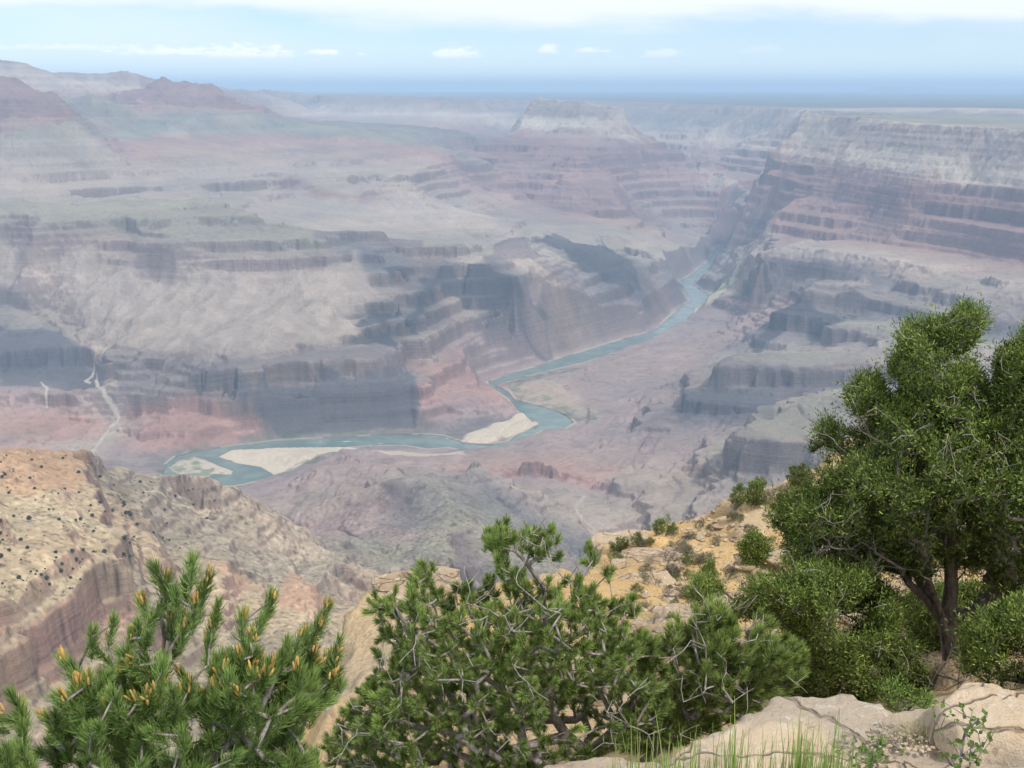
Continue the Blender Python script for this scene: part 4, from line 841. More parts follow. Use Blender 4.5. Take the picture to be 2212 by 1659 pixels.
boulder(1450, 1355, 10.5, .33, .25, .14, 11, 'pale flat rock seen between the branches of the two pines', .4, res=36)
boulder(1560, 1330, 11.2, .30, .24, .13, 12, 'pinkish rock on the slope left of the low juniper', .4, res=36)
boulder(1640, 1236, 15.0, .3, .3, .2, 13, 'grey rock below the round green bush on the slope', 0, res=30)
boulder(1230, 1465, 7.6, .3, .22, .12, 14, 'orange-tan rock behind the trunk of the middle pine', 0, res=36)
boulder(1010, 1500, 7.6, .28, .22, .12, 15, 'tan rock glimpsed low between the middle pine branches', 0, res=36)
boulder(790, 1540, 7.3, .28, .2, .12, 16, 'pale rock low down between the left and middle pines', 0, res=36)
rg = np.random.RandomState(8)
for k_ in range(26):
    u = rg.uniform(1330, 1960); v = 1165 + (1960 - u) * -.36 + 226 + rg.uniform(-150, 120)
    q = ghit(u, v)
    if math.hypot(q[0], q[1]) > 30 or math.hypot(q[0], q[1]) < 6: continue
    s_ = rg.uniform(.05, .16) * math.hypot(q[0], q[1]) / 15
    boulder(u, v, None, s_, s_ * rg.uniform(.6, 1), s_ * rg.uniform(.4, .8), 50 + k_, 'small weathered stone lying loose on the orange slope', rg.uniform(0, 6), group='loose stones on the orange slope', name='slope_stone', res=12)
# gravel
def scatter_stones(n, region, smin, smax, seed, name, label, mat, zfix=None):
    rg = np.random.RandomState(seed); V0, F0 = boulder_mesh(seed, 1, 1, .6, res=4, blocky=3); vs, fs = [], []; o = 0
    for _ in range(n):
        u, v = region(rg); x, y, z = ghit(u, v) if zfix is None else at_z(u, v, zfix); s_ = smin + (smax - smin) * rg.rand() ** 2.5
        a_ = rg.uniform(0, 6.28); R_ = np.array([[math.cos(a_), math.sin(a_), 0], [-math.sin(a_), math.cos(a_), 0], [0, 0, 1]])
        vs.append((V0 * s_ * rg.uniform(.6, 1.3, 3)) @ R_ + np.array([x, y, z + s_ * .2])); fs.append(F0 + o); o += len(V0)
    return tag(mesh_np(name, np.concatenate(vs), np.concatenate(fs), mat, smooth_=False), label, kind='stuff')
scatter_stones(1500, lambda r: (r.uniform(1330, 2212), r.uniform(1000, 1420)), .015, .09, 71, 'slope_gravel', 'loose gravel strewn over the orange slope', M_stone)
scatter_stones(520, lambda r: (r.uniform(1880, 2180), r.uniform(1560, 1625)), .002, .008, 72, 'ledge_gravel', 'fine pale gravel and rock chips lying on the ledges', M_lime, zfix=-1.972)

# ------------------------------------------------------------------ plants
def veg_mat(name, transl=.25, rough=.55):
    M = bpy.data.materials.new(name); M.use_nodes = True; t = M.node_tree; b = t.nodes['Principled BSDF']
    b.inputs['Roughness'].default_value = rough; b.inputs['Specular IOR Level'].default_value = .3
    at = N(t, 'ShaderNodeVertexColor', layer_name='Col'); t.links.new(at.outputs[0], b.inputs['Base Color'])
    tr = N(t, 'ShaderNodeBsdfTranslucent', inp={0: at.outputs[0]}); mx = N(t, 'ShaderNodeMixShader', inp={0: transl, 1: b.outputs[0], 2: tr.outputs[0]})
    t.links.new(mx.outputs[0], t.nodes['Material Output'].inputs[0]); return M
M_needle = veg_mat('needles'); M_scale = veg_mat('juniper_scale_leaves', .2); M_grass = veg_mat('grass_blades', .4)
def bark_mat(name, c1, c2, sc=60):
    M = bpy.data.materials.new(name); M.use_nodes = True; t = M.node_tree; b = t.nodes['Principled BSDF']; b.inputs['Roughness'].default_value = .9
    g = N(t, 'ShaderNodeNewGeometry'); n = N(t, 'ShaderNodeTexNoise', inp={'Vector': N(t, 'ShaderNodeMapping', inp={0: g.outputs['Position'], 3: (1, 1, .3)}).outputs[0], 'Scale': sc, 'Detail': 6.0, 'Roughness': .7})
    t.links.new(mix_(t, smooth(t, n.outputs[0], .35, .65), c1, c2), b.inputs['Base Color'])
    bp = N(t, 'ShaderNodeBump', inp={'Height': n.outputs[0], 'Strength': .8, 'Distance': .01}); t.links.new(bp.outputs[0], b.inputs['Normal']); return M
M_bark = bark_mat('grey_bark', (.13, .105, .09), (.33, .30, .27)); M_jbark = bark_mat('juniper_bark', (.07, .055, .045), (.20, .17, .145), 40)
M_dead = bark_mat('bleached_wood', (.20, .175, .155), (.40, .37, .34)); M_cone = bark_mat('pollen_cone', (.42, .23, .05), (.62, .40, .12), 90)
def nrmz(v): return v / (np.linalg.norm(v, axis=-1, keepdims=True) + 1e-9)
def in_poly(u, v, poly):
    ins = False; n = len(poly)
    for k in range(n):
        (a, b_), (c_, d_) = poly[k], poly[(k + 1) % n]
        if (b_ > v) != (d_ > v) and u < (c_ - a) * (v - b_) / (d_ - b_) + a: ins = not ins
    return ins
def fill(poly, n, d0, spread, seed, clump=60, thr=-.15, edge=70):
    """points through the volume of a crown whose side view is the outline"""
    rg = np.random.RandomState(seed); us = [p[0] for p in poly]; vs = [p[1] for p in poly]; out_ = []
    while len(out_) < n:
        u, v = rg.uniform(min(us), max(us)), rg.uniform(min(vs), max(vs))
        if not in_poly(u, v, poly): continue
        e = -float(poly_sd(np.array([u]), np.array([v]), poly)[0])
        if e < clump * .35 and rg.rand() < .35: continue
        th = spread * math.sqrt(min(e / edge, 1)); dp = rg.uniform(-1, 1)
        if float(fbm(np.array([u + dp * 60.]), np.array([v - dp * 50.]), clump * 1.5, 3, seed, .6)[0]) < thr: continue
        out_.append(at_d(u, v, d0 + dp * th))
    return np.array(out_)
def skeleton(trunk, targets, seed, wiggle=.12, seg=.12, minlen=0.0):
    """every shoot joined to the nearest wood already grown; returns nodes, parents, tips, directions"""
    rg = np.random.RandomState(seed); P_ = []; par = []
    for line_ in trunk:
        st, pts = line_
        for k_, p in enumerate(pts):
            if k_ == 0 and st is not None: prev = st; P_.append(np.array(p)); par.append(prev)
            else: P_.append(np.array(p)); par.append(len(P_) - 2 if k_ else -1)
    root = P_[0]; nw = len(P_)
    tg = targets[np.argsort(np.linalg.norm(targets - root, axis=1) + rg.uniform(-.1, .1, len(targets)))]
    arr = np.zeros((len(P_) + len(tg) * 8, 3)); arr[:len(P_)] = P_; n = len(P_); tips = []; dirs = []
    par = par + [0] * (len(arr) - n)
    for tpt in tg:
        dv = arr[:n] - tpt; dist = np.sqrt((dv * dv).sum(1)) + .35 * np.clip(arr[:n, 2] - tpt[2] + .02, 0, None) * 2
        i = int(dist.argmin()); a_ = arr[i].copy(); L_ = np.linalg.norm(tpt - a_); m = int(min(7, max(1, L_ / seg)))
        bow = rg.normal(size=3) * L_ * wiggle + np.array([0, 0, -.10 * L_]); p_ = i
        for k_ in range(1, m + 1):
            f = k_ / m; q = a_ + (tpt - a_) * f + bow * math.sin(math.pi * f) + (rg.normal(size=3) * L_ * .025 if k_ < m else 0)
            arr[n] = q; par[n] = p_; p_ = n; n += 1
        tips.append(n - 1); d_ = arr[n - 1] - arr[par[n - 1]]; dirs.append(d_ / (np.linalg.norm(d_) + 1e-9))
    return arr[:n], np.array(par[:n]), np.array(tips), np.array(dirs)
def wood(P_, par, tips, r_tip, r_pow, r_max, sides=6, keep=None):
    n = len(P_); cnt = np.zeros(n); cnt[tips] = 1
    for i in range(n - 1, 0, -1):
        if par[i] >= 0: cnt[par[i]] += cnt[i]
    cnt = np.maximum(cnt, 1); rad = np.minimum(r_tip * cnt ** r_pow, r_max)
    idx = np.array([i for i in range(n) if par[i] >= 0]); a_, b_ = P_[par[idx]], P_[idx]; ra, rb = rad[par[idx]], rad[idx]
    ra = np.minimum(ra, rb * 1.5 + .0006)
    d_ = nrmz(b_ - a_); up = np.where(np.abs(d_[:, 2:3]) > .9, np.array([[1., 0, 0]]), np.array([[0, 0, 1.]]))
    e1 = nrmz(np.cross(d_, up)); e2 = np.cross(d_, e1)
    an = np.linspace(0, 2 * math.pi, sides, endpoint=False); cs = np.cos(an)[None, :, None]; sn = np.sin(an)[None, :, None]
    ring = e1[:, None] * cs + e2[:, None] * sn
    b2 = b_ + d_ * rb[:, None] * .35
    Vv = np.stack([a_[:, None] + ring * ra[:, None, None], b2[:, None] + ring * rb[:, None, None]], 1)
    m = len(idx); base = (np.arange(m) * 2 * sides)[:, None]; j = np.arange(sides)[None]; j2 = (j + 1) % sides
    Fq = np.stack([base + j, base + j2, base + sides + j2, base + sides + j], -1).reshape(-1, 4)
    return Vv.reshape(-1, 3), Fq
def frames(d_):
    up = np.where(np.abs(d_[:, 2:3]) > .9, np.array([[1., 0, 0]]), np.array([[0, 0, 1.]]))
    e1 = nrmz(np.cross(d_, up)); return e1, np.cross(d_, e1)
def pine_needles(tip, d_, rg, n=80, shoot=.08, nl=.038, wd=.0019, spread=(25, 62), col=(.060, .115, .036), tipc=(.13, .20, .06)):
    m = len(tip); e1, e2 = frames(d_)
    f = rg.rand(m, n) ** .8; th = rg.rand(m, n) * 6.283; sp_ = np.radians(rg.uniform(spread[0], spread[1], (m, n))) * (1.1 - .55 * f)
    L_ = nl * rg.uniform(.75, 1.15, (m, n)) * rg.uniform(.8, 1.15, (m, 1))
    r_ = e1[:, None] * np.cos(th)[..., None] + e2[:, None] * np.sin(th)[..., None]
    nd = d_[:, None] * np.cos(sp_)[..., None] + r_ * np.sin(sp_)[..., None]
    b0 = tip[:, None] + d_[:, None] * ((f - .85) * shoot)[..., None]
    b1 = b0 + nd * L_[..., None] * .55; b2 = b0 + nrmz(nd + d_[:, None] * .22 + np.array([0, 0, .05])) * L_[..., None]
    sd_ = nrmz(np.cross(nd, rg.normal(size=(m, n, 3)))) * wd * .5
    V_ = np.stack([b0 - sd_ * .7, b0 + sd_ * .7, b1 + sd_, b1 - sd_, b2 + sd_ * .3, b2 - sd_ * .3], 2).reshape(-1, 3)
    k = (np.arange(m * n) * 6)[:, None]; Fq = np.concatenate([k + [0, 1, 2, 3], k + [3, 2, 4, 5]])
    tone = rg.uniform(.6, 1.35, (m, n, 1)) * rg.uniform(.75, 1.25, (m, 1, 1)); yel = (rg.rand(m, n, 1) < .06)
    c0 = np.array(col) * tone; c1 = (np.array(col) * .4 + np.array(tipc) * .6) * tone
    c0 = np.where(yel, np.array([.22, .18, .06]), c0)
    C_ = np.stack([c0, c0, (c0 + c1) / 2, (c0 + c1) / 2, c1, c1], 2).reshape(-1, 3)
    return V_, Fq, C_
def scale_tufts(tip, d_, rg, n=34, rad=.032, nl=.022, wd=.0052, col=(.070, .118, .024), tipc=(.31, .38, .08)):
    m = len(tip); q = nrmz(rg.normal(size=(m, n, 3)) + d_[:, None] * .7 + np.array([0, 0, .35]))
    rr_ = rad * np.abs(rg.normal(size=(m, n, 1))) * .75 * rg.uniform(.6, 1.4, (m, 1, 1))
    b0 = tip[:, None] + q * rr_; nd = nrmz(q + .5 * rg.normal(size=(m, n, 3)) + np.array([0, 0, .3])); L_ = nl * rg.uniform(.6, 1.3, (m, n, 1))
    sd_ = nrmz(np.cross(nd, rg.normal(size=(m, n, 3)))) * wd * .5
    V_ = np.stack([b0 - sd_ * .6, b0 + sd_ * .6, b0 + nd * L_ * .6 + sd_, b0 + nd * L_, b0 + nd * L_ * .6 - sd_], 2).reshape(-1, 3)
    k = (np.arange(m * n) * 5)[:, None]; Fq = np.concatenate([k + [0, 1, 2, 4], k + [4, 2, 3, 3]])
    tri = Fq[m * n:, :3]; quad = Fq[:m * n]; Fq = np.concatenate([quad[:, [0, 1, 2]], quad[:, [0, 2, 3]], tri])
    tone = rg.uniform(.6, 1.4, (m, n, 1)) * rg.uniform(.7, 1.3, (m, 1, 1)); mixq = rg.rand(m, n, 1) ** 1.5 * .85
    c0 = (np.array(col) * (1 - mixq) + np.array(tipc) * mixq) * tone
    C_ = np.stack([c0 * .8, c0 * .8, c0, c0 * 1.15, c0], 2).reshape(-1, 3)
    return V_, Fq, C_
def cones(tips, d_, rg, mat, parent, name, L=(.018, .04), r=.0032, per=(3, 6)):
    vs, fs = [], []; o = 0; sides = 6
    for t_, dd in zip(tips, d_):
        for _ in range(rg.randint(*per)):
            ax = nrmz((dd + rg.normal(size=3) * .22 + np.array([0, 0, .55]))[None])[0]; e1, e2 = frames(ax[None]); e1, e2 = e1[0], e2[0]
            l_ = rg.uniform(*L); p0 = t_ + rg.normal(size=3) * .006; prof = ((0, .6), (.15, 1), (.5, 1.1), (.85, .9), (1, .25)); base = o
            for (h_, w_) in prof:
                for s_ in range(sides):
                    an = s_ * 2 * math.pi / sides; vs.append(p0 + ax * l_ * h_ + (e1 * math.cos(an) + e2 * math.sin(an)) * r * w_)
            for a_ in range(len(prof) - 1):
                for s_ in range(sides): fs.append((base + a_ * sides + s_, base + a_ * sides + (s_ + 1) % sides, base + (a_ + 1) * sides + (s_ + 1) % sides, base + (a_ + 1) * sides + s_))
            o += len(prof) * sides
    return mesh_np(name, np.array(vs), np.array(fs), mat, parent)
def root_empty(name, loc, label, cat, group=None):
    o = bpy.data.objects.new(name, None); S.collection.objects.link(o); o.location = loc; o.empty_display_size = .1
    return tag(o, label, cat, group)
def plant(name, label, cat, trunk, targets, seed, leaf, wmat, rt=.0016, rp=.42, rmax=.05, wig=.12, seg=.1, twigs=None, group=None, part='foliage', wpart='trunk', sides=6, dead_part='dead_branches', conef=None, upb=.35, base=None, rgcap=None):
    rg = np.random.RandomState(seed)
    org = np.array(base if base is not None else trunk[0][1][0], float)
    rt_ = root_empty(name, org, label, cat, group)
    allt = targets if twigs is None else np.concatenate([targets, twigs])
    P_, par, tips, dirs = skeleton(trunk, allt, seed, wig, seg)
    tp = P_[tips]
    if twigs is not None:
        key = {tuple(np.round(x_, 5)) for x_ in twigs}; isd = np.array([tuple(np.round(x_, 5)) in key for x_ in tp])
    else: isd = np.zeros(len(tp), bool)
    Vv, Fq = wood(P_, par, tips, rt, rp, rmax, sides)
    cen = targets.mean(0); d_ = nrmz(dirs[~isd] * .6 + nrmz(tp[~isd] - cen) * .45 + np.array([0, 0, upb]) + rg.normal(size=(int((~isd).sum()), 3)) * .18)
    vs, fs, o = [Vv], [Fq], len(Vv); nlive = len(Fq)
    for p in tp[isd]:
        pts = [p]; dr_ = nrmz(rg.normal(size=(1, 3)) + (p - cen) * .8)[0]
        for _ in range(4): dr_ = nrmz((dr_ + rg.normal(size=3) * .35)[None])[0]; pts.append(pts[-1] + dr_ * rg.uniform(.03, .06))
        pa = np.array(pts + [pts[2] + nrmz((dr_ + rg.normal(size=3))[None])[0] * .07])
        v_, f_ = wood(pa, np.array([-1, 0, 1, 2, 3, 2]), np.array([4, 5]), .0011, .7, .01, sides); vs.append(v_); fs.append(f_ + o); o += len(v_)
    wo = mesh_np(wpart, np.concatenate(vs) - org, np.concatenate(fs), wmat, rt_)
    if isd.any():
        wo.data.materials.append(M_dead); mi = np.zeros(sum(len(f) for f in fs), np.int32); mi[nlive:] = 1; wo.data.polygons.foreach_set('material_index', mi)
    if leaf is not None:
        Vv, Fq, C_ = leaf(tp[~isd], d_, rg); mesh_np(part, Vv - org, Fq, M_needle if leaf.__name__.startswith('pine') else M_scale, rt_, cols=C_, smooth_=False)
    if conef is not None:
        ct = tp[~isd]; vis = [i for i in range(0, len(ct), conef)]; vis = sorted(vis, key=lambda i: -ct[i][2] / math.hypot(ct[i][0], ct[i][1]) )[:95]
        for i in vis: cones([ct[i] - org + d_[i] * .008], [d_[i]], rg, M_cone, rt_, 'pollen_cone_cluster')
    return rt_
pt = lambda u, v, d: at_d(u, v, d)

# left pine, close to the camera
tips_l = [(340, 1240, 2.7), (362, 1262, 2.7), (415, 1222, 2.6), (450, 1256, 2.6), (400, 1262, 2.65), (380, 1290, 2.6), (350, 1310, 2.7), (420, 1316, 2.6), (435, 1290, 2.65), (310, 1312, 2.75), (245, 1347, 2.8), (200, 1376, 2.8), (215, 1410, 2.8), (140, 1432, 2.9), (165, 1450, 2.85),
          (300, 1360, 2.6), (320, 1376, 2.55), (282, 1380, 2.6), (385, 1382, 2.7), (400, 1350, 2.6), (370, 1340, 2.7), (470, 1312, 2.8), (460, 1352, 2.8), (450, 1395, 2.8), (525, 1342, 2.7), (585, 1297, 2.7), (560, 1350, 2.65), (575, 1330, 2.7), (540, 1385, 2.6), (705, 1317, 2.6), (690, 1356, 2.6), (662, 1380, 2.65),
          (650, 1382, 2.6), (620, 1397, 2.6), (730, 1392, 2.65), (675, 1412, 2.6), (30, 1512, 2.9), (10, 1552, 2.9), (45, 1540, 2.9), (50, 1587, 2.85), (185, 1502, 2.6), (130, 1512, 2.75), (200, 1520, 2.6), (270, 1422, 2.6), (285, 1440, 2.55), (320, 1432, 2.6), (225, 1462, 2.65), (235, 1527, 2.5), (-30, 1560, 2.9)]
T1 = np.array([pt(u, v, d) for u, v, d in tips_l])
T1 = np.concatenate([T1, fill([(110, 1520), (190, 1450), (260, 1440), (340, 1420), (400, 1400), (440, 1440), (520, 1400), (620, 1420), (720, 1420), (740, 1470), (700, 1540), (650, 1600), (740, 1700), (660, 1760), (80, 1760), (90, 1600)], 380, 2.65, .28, 41, 70, -.35, 90),
                     fill([(-60, 1600), (60, 1580), (100, 1640), (120, 1760), (-80, 1760)], 22, 2.75, .2, 43, 70, -.5, 60)])
TR1 = [(None, [pt(420, 2150, 2.6), pt(415, 1950, 2.65), pt(405, 1800, 2.7), pt(395, 1700, 2.7), pt(388, 1600, 2.72), pt(380, 1510, 2.72), pt(350, 1440, 2.7), pt(355, 1380, 2.7), pt(345, 1310, 2.7)]),
       (5, [pt(405, 1477, 2.72), pt(450, 1437, 2.75), pt(452, 1400, 2.78)]), (3, [pt(480, 1620, 2.65), pt(560, 1540, 2.6), pt(600, 1450, 2.6)])]
def pineL(t_, d_, rg): return pine_needles(t_, d_, rg, n=210, shoot=.085, nl=.038, wd=.0019, spread=(20, 74), col=(.110, .195, .052), tipc=(.30, .40, .10))
plant('pinyon_pine', 'dense young pine with upright orange pollen cones filling the bottom left corner', 'pine tree', TR1, T1, 11, pineL, M_bark, rt=.0022, rp=.36, rmax=.028, conef=2, part='needles', upb=.75, seg=.07)

# middle pine
MID = [(782, 1300), (800, 1285), (850, 1278), (895, 1225), (918, 1208), (940, 1225), (950, 1275), (1000, 1262), (1045, 1265), (1060, 1235), (1046, 1150), (1085, 1122), (1120, 1140), (1185, 1132), (1218, 1160), (1212, 1205), (1150, 1200), (1125, 1180), (1110, 1210), (1150, 1245), (1220, 1230), (1262, 1175), (1288, 1172), (1300, 1215), (1335, 1220),
       (1330, 1255), (1280, 1265), (1300, 1300), (1375, 1290), (1385, 1320), (1330, 1345), (1400, 1370), (1440, 1420), (1440, 1480), (1450, 1530), (1400, 1600), (1260, 1640), (1180, 1690), (740, 1720), (690, 1620), (730, 1560), (770, 1500), (820, 1440), (800, 1400), (830, 1350), (790, 1330)]
T2 = fill(MID, 1850, 4.5, .55, 51, 62, -.22, 110)
T2 = np.concatenate([T2, np.array([pt(u, v, 4.4) for u, v in ((1060, 1150), (1078, 1136), (1095, 1150), (1110, 1165), (1165, 1150), (1190, 1145), (1205, 1165), (1180, 1170), (1060, 1180), (1075, 1200), (915, 1222), (905, 1240), (925, 1245), (800, 1300), (815, 1310), (795, 1322), (1275, 1188), (1285, 1205), (1265, 1215), (1320, 1235))])])
D2 = fill(MID, 110, 4.35, .5, 53, 90, -.4, 80)
TR2 = [(None, [pt(1275, 1700, 4.6), pt(1272, 1630, 4.6), pt(1225, 1590, 4.55), pt(1190, 1540, 4.5), pt(1185, 1470, 4.5), pt(1195, 1400, 4.5), pt(1175, 1330, 4.45), pt(1175, 1270, 4.45), pt(1140, 1220, 4.4), pt(1115, 1190, 4.4)]),
       (1, [pt(1340, 1565, 4.6), pt(1400, 1570, 4.65), pt(1440, 1578, 4.7)]), (3, [pt(1100, 1500, 4.4), pt(1000, 1430, 4.35), pt(920, 1380, 4.3), pt(870, 1340, 4.3)]), (2, [pt(1100, 1620, 4.4), pt(960, 1580, 4.35), pt(860, 1560, 4.3), pt(760, 1530, 4.3)]), (5, [pt(1260, 1370, 4.6), pt(1330, 1350, 4.6)])]
def pineM(t_, d_, rg): return pine_needles(t_, d_, rg, n=130, shoot=.05, nl=.034, wd=.0026, spread=(15, 88), col=(.145, .225, .055), tipc=(.36, .45, .12))
plant('pinyon_pine', 'wide gnarled pine with bare grey branches, in the middle below the orange slope', 'pine tree', TR2, T2, 12, pineM, M_bark, rt=.0021, rp=.40, rmax=.036, twigs=D2, part='needles', upb=.4, seg=.08)
# right-hand pine with long pale needles
PR = [(1360, 1440), (1400, 1390), (1450, 1345), (1500, 1320), (1540, 1290), (1575, 1320), (1600, 1380), (1640, 1320), (1690, 1370), (1738, 1400), (1735, 1460), (1690, 1500), (1620, 1545), (1540, 1580), (1440, 1620), (1340, 1620), (1360, 1540)]
T3 = fill(PR, 620, 4.7, .35, 61, 55, -.2, 80)
TR3 = [(None, [pt(1350, 1680, 4.7), pt(1420, 1620, 4.7), pt(1500, 1560, 4.7), pt(1560, 1500, 4.7), pt(1600, 1450, 4.7), pt(1615, 1400, 4.7), pt(1620, 1360, 4.7)]), (1, [pt(1400, 1540, 4.7), pt(1395, 1470, 4.7)]), (3, [pt(1640, 1480, 4.65), pt(1690, 1440, 4.65)])]
def pineR(t_, d_, rg): return pine_needles(t_, d_, rg, n=120, shoot=.06, nl=.044, wd=.0026, spread=(15, 80), col=(.145, .215, .055), tipc=(.36, .45, .12))
plant('pinyon_pine', 'small pale-needled pine between the middle pine and the dark low juniper', 'pine tree', TR3, T3, 13, pineR, M_bark, rt=.0021, rp=.40, rmax=.022, twigs=fill(PR, 45, 4.55, .3, 63, 90, -.5, 80), part='needles', upb=.35, seg=.08)

# big juniper
JU = [(1952, 705), (1980, 690), (2020, 690), (2050, 700), (2072, 668), (2090, 662), (2122, 680), (2128, 715), (2105, 740), (2108, 790), (2125, 830), (2150, 860), (2152, 790), (2165, 752), (2200, 740), (2212, 715), (2260, 700), (2330, 740), (2400, 860), (2430, 1000), (2440, 1150), (2400, 1280), (2250, 1330), (2200, 1290), (2150, 1260), (2080, 1240),
      (2020, 1270), (1950, 1240), (1880, 1230), (1800, 1260), (1740, 1230), (1700, 1190), (1690, 1150), (1660, 1120), (1672, 1085), (1720, 1060), (1762, 1040), (1750, 985), (1765, 945), (1765, 905), (1800, 915), (1835, 935), (1870, 925), (1840, 880), (1825, 855), (1855, 820), (1895, 812), (1920, 850), (1950, 850), (1925, 800), (1925, 765), (1940, 735)]
T4 = fill(JU, 7600, 7.9, .95, 71, 46, -.13, 190)
TR4 = [(None, [pt(2062, 1560, 8.0), pt(2058, 1480, 8.0), pt(2052, 1400, 8.0), pt(2045, 1345, 8.0), pt(2055, 1270, 7.95), pt(2050, 1200, 7.9), pt(2062, 1100, 7.9), pt(2080, 1000, 7.9), pt(2095, 900, 7.9), pt(2085, 820, 7.9), pt(2060, 750, 7.9)]),
       (3, [pt(2010, 1300, 7.9), pt(1965, 1262, 7.8), pt(1935, 1215, 7.7), pt(1890, 1180, 7.6), pt(1820, 1150, 7.5)]), (3, [pt(2100, 1325, 8.0), pt(2160, 1275, 8.1), pt(2220, 1200, 8.2), pt(2260, 1080, 8.2), pt(2260, 950, 8.2), pt(2240, 830, 8.2)]),
       (2, [pt(2030, 1320, 7.9), pt(2005, 1250, 7.7), pt(2010, 1180, 7.6), pt(1960, 1080, 7.5), pt(1900, 980, 7.5), pt(1860, 900, 7.5)]), (5, [pt(1990, 1020, 8.1), pt(1960, 900, 8.1), pt(1990, 800, 8.0)])]
def scaleJ(t_, d_, rg): return scale_tufts(t_, d_, rg, n=52, rad=.060, nl=.026, wd=.0068)
plant('juniper_tree', 'tall dark green juniper with twisted trunks at the right edge', 'juniper tree', TR4, T4, 14, scaleJ, M_jbark, rt=.0022, rp=.40, rmax=.062, twigs=fill(JU, 70, 7.4, .6, 73, 90, -.3, 150), part='crown', upb=.35, seg=.12)
# low juniper spreading under and left of it
JL = [(1488, 1300), (1500, 1262), (1530, 1250), (1560, 1270), (1590, 1300), (1620, 1255), (1680, 1235), (1700, 1205), (1730, 1230), (1760, 1215), (1850, 1240), (1880, 1225), (1930, 1290), (1950, 1360), (1990, 1400), (1975, 1440), (2030, 1470), (2020, 1520), (1880, 1525), (1760, 1530), (1690, 1500), (1740, 1420), (1700, 1370), (1640, 1330), (1560, 1340), (1520, 1320)]
TR5 = [(None, [pt(1830, 1580, 7.3), pt(1820, 1520, 7.3), pt(1790, 1460, 7.3), pt(1740, 1400, 7.3), pt(1680, 1340, 7.4), pt(1600, 1310, 7.5)]), (2, [pt(1850, 1420, 7.3), pt(1890, 1360, 7.3)])]
plant('juniper_bush', 'low dark juniper sprawling behind the ledge, left of the big trunk', 'juniper bush', TR5, fill(JL, 2700, 7.35, .8, 75, 36, -.06, 130), 15, scaleJ, M_jbark, rt=.002, rp=.40, rmax=.035, twigs=fill(JL, 20, 7.0, .4, 77, 80, -.4, 110), part='crown', seg=.1)
JR = [(2075, 1450), (2090, 1400), (2085, 1365), (2120, 1330), (2150, 1340), (2180, 1300), (2260, 1290), (2400, 1300), (2450, 1440), (2300, 1490), (2200, 1470), (2150, 1480), (2110, 1460)]
plant('juniper_bush', 'green juniper bough just above the pale block at the right edge', 'juniper bush', [(None, [pt(2300, 1600, 6.3), pt(2280, 1500, 6.3), pt(2240, 1430, 6.3), pt(2180, 1390, 6.3)])], fill(JR, 1000, 6.3, .4, 79, 60, -.15, 90), 16, scaleJ, M_jbark, rt=.002, rp=.40, rmax=.03, part='crown', seg=.1)
JB = [(1950, 1290), (2050, 1262), (2200, 1262), (2330, 1290), (2330, 1400), (2200, 1430), (2100, 1410), (2075, 1455), (2000, 1440), (1965, 1380)]
plant('juniper_bush', 'shaded juniper thicket showing behind the forked trunk of the big juniper', 'juniper bush', [(None, [pt(2120, 1540, 9.3), pt(2118, 1450, 9.3), pt(2110, 1380, 9.3)])], fill(JB, 1500, 9.3, .5, 89, 60, -.12, 90), 18, scaleJ, M_jbark, rt=.002, rp=.40, rmax=.03, part='crown', seg=.1)
JT = [(1915, 1535), (1900, 1500), (1925, 1480), (1960, 1490), (2000, 1500), (2010, 1530), (1960, 1545)]
plant('juniper_bush', 'small bright green seedling in the notch between the two ledges', 'bush', [(None, [pt(1960, 1600, 4.6), pt(1955, 1540, 4.6)])], fill(JT, 36, 4.6, .15, 81, 60, -.6, 40), 17, lambda t_, d_, rg: scale_tufts(t_, d_, rg, n=40, rad=.03, nl=.02, wd=.005, col=(.10, .17, .03), tipc=(.2, .28, .06)), M_jbark, rt=.0015, rmax=.01, part='leaves', seg=.05)
# dead lower branches of the juniper, a thicket on the ground
def bare(name, label, cat, poly, d, n, seed, mat, r=.0016, base=None, wig=.25, rmax=.02, rp=.45, spread=.3):
    tg = fill(poly, n, d, spread, seed, 80, -.9, 60); bu, bv = base; tr = [(None, [pt(bu, bv, d), pt(bu + 3, bv - 8, d)])]
    P_, par, tips, _ = skeleton(tr, tg, seed, wig, .08 * d / 5); Vv, Fq = wood(P_, par, tips, r, rp, rmax, 5); org = np.array(P_[0])
    o = mesh_np(name, Vv - org, Fq, mat); o.location = org; return tag(o, label, cat)
bare('dead_branches', 'tangle of dark dead branches at the foot of the juniper trunk', 'dead wood', [(1950, 1400), (2040, 1380), (2100, 1400), (2200, 1420), (2120, 1470), (2040, 1500), (1980, 1500), (1930, 1460)], 7.2, 110, 83, M_jbark, base=(2050, 1490))
bare('dead_branches', 'grey leafless branches reaching left from under the big juniper', 'dead wood', [(1700, 1130), (1800, 1110), (1900, 1160), (1960, 1230), (1880, 1250), (1780, 1220)], 7.3, 70, 84, M_jbark, base=(1950, 1240))

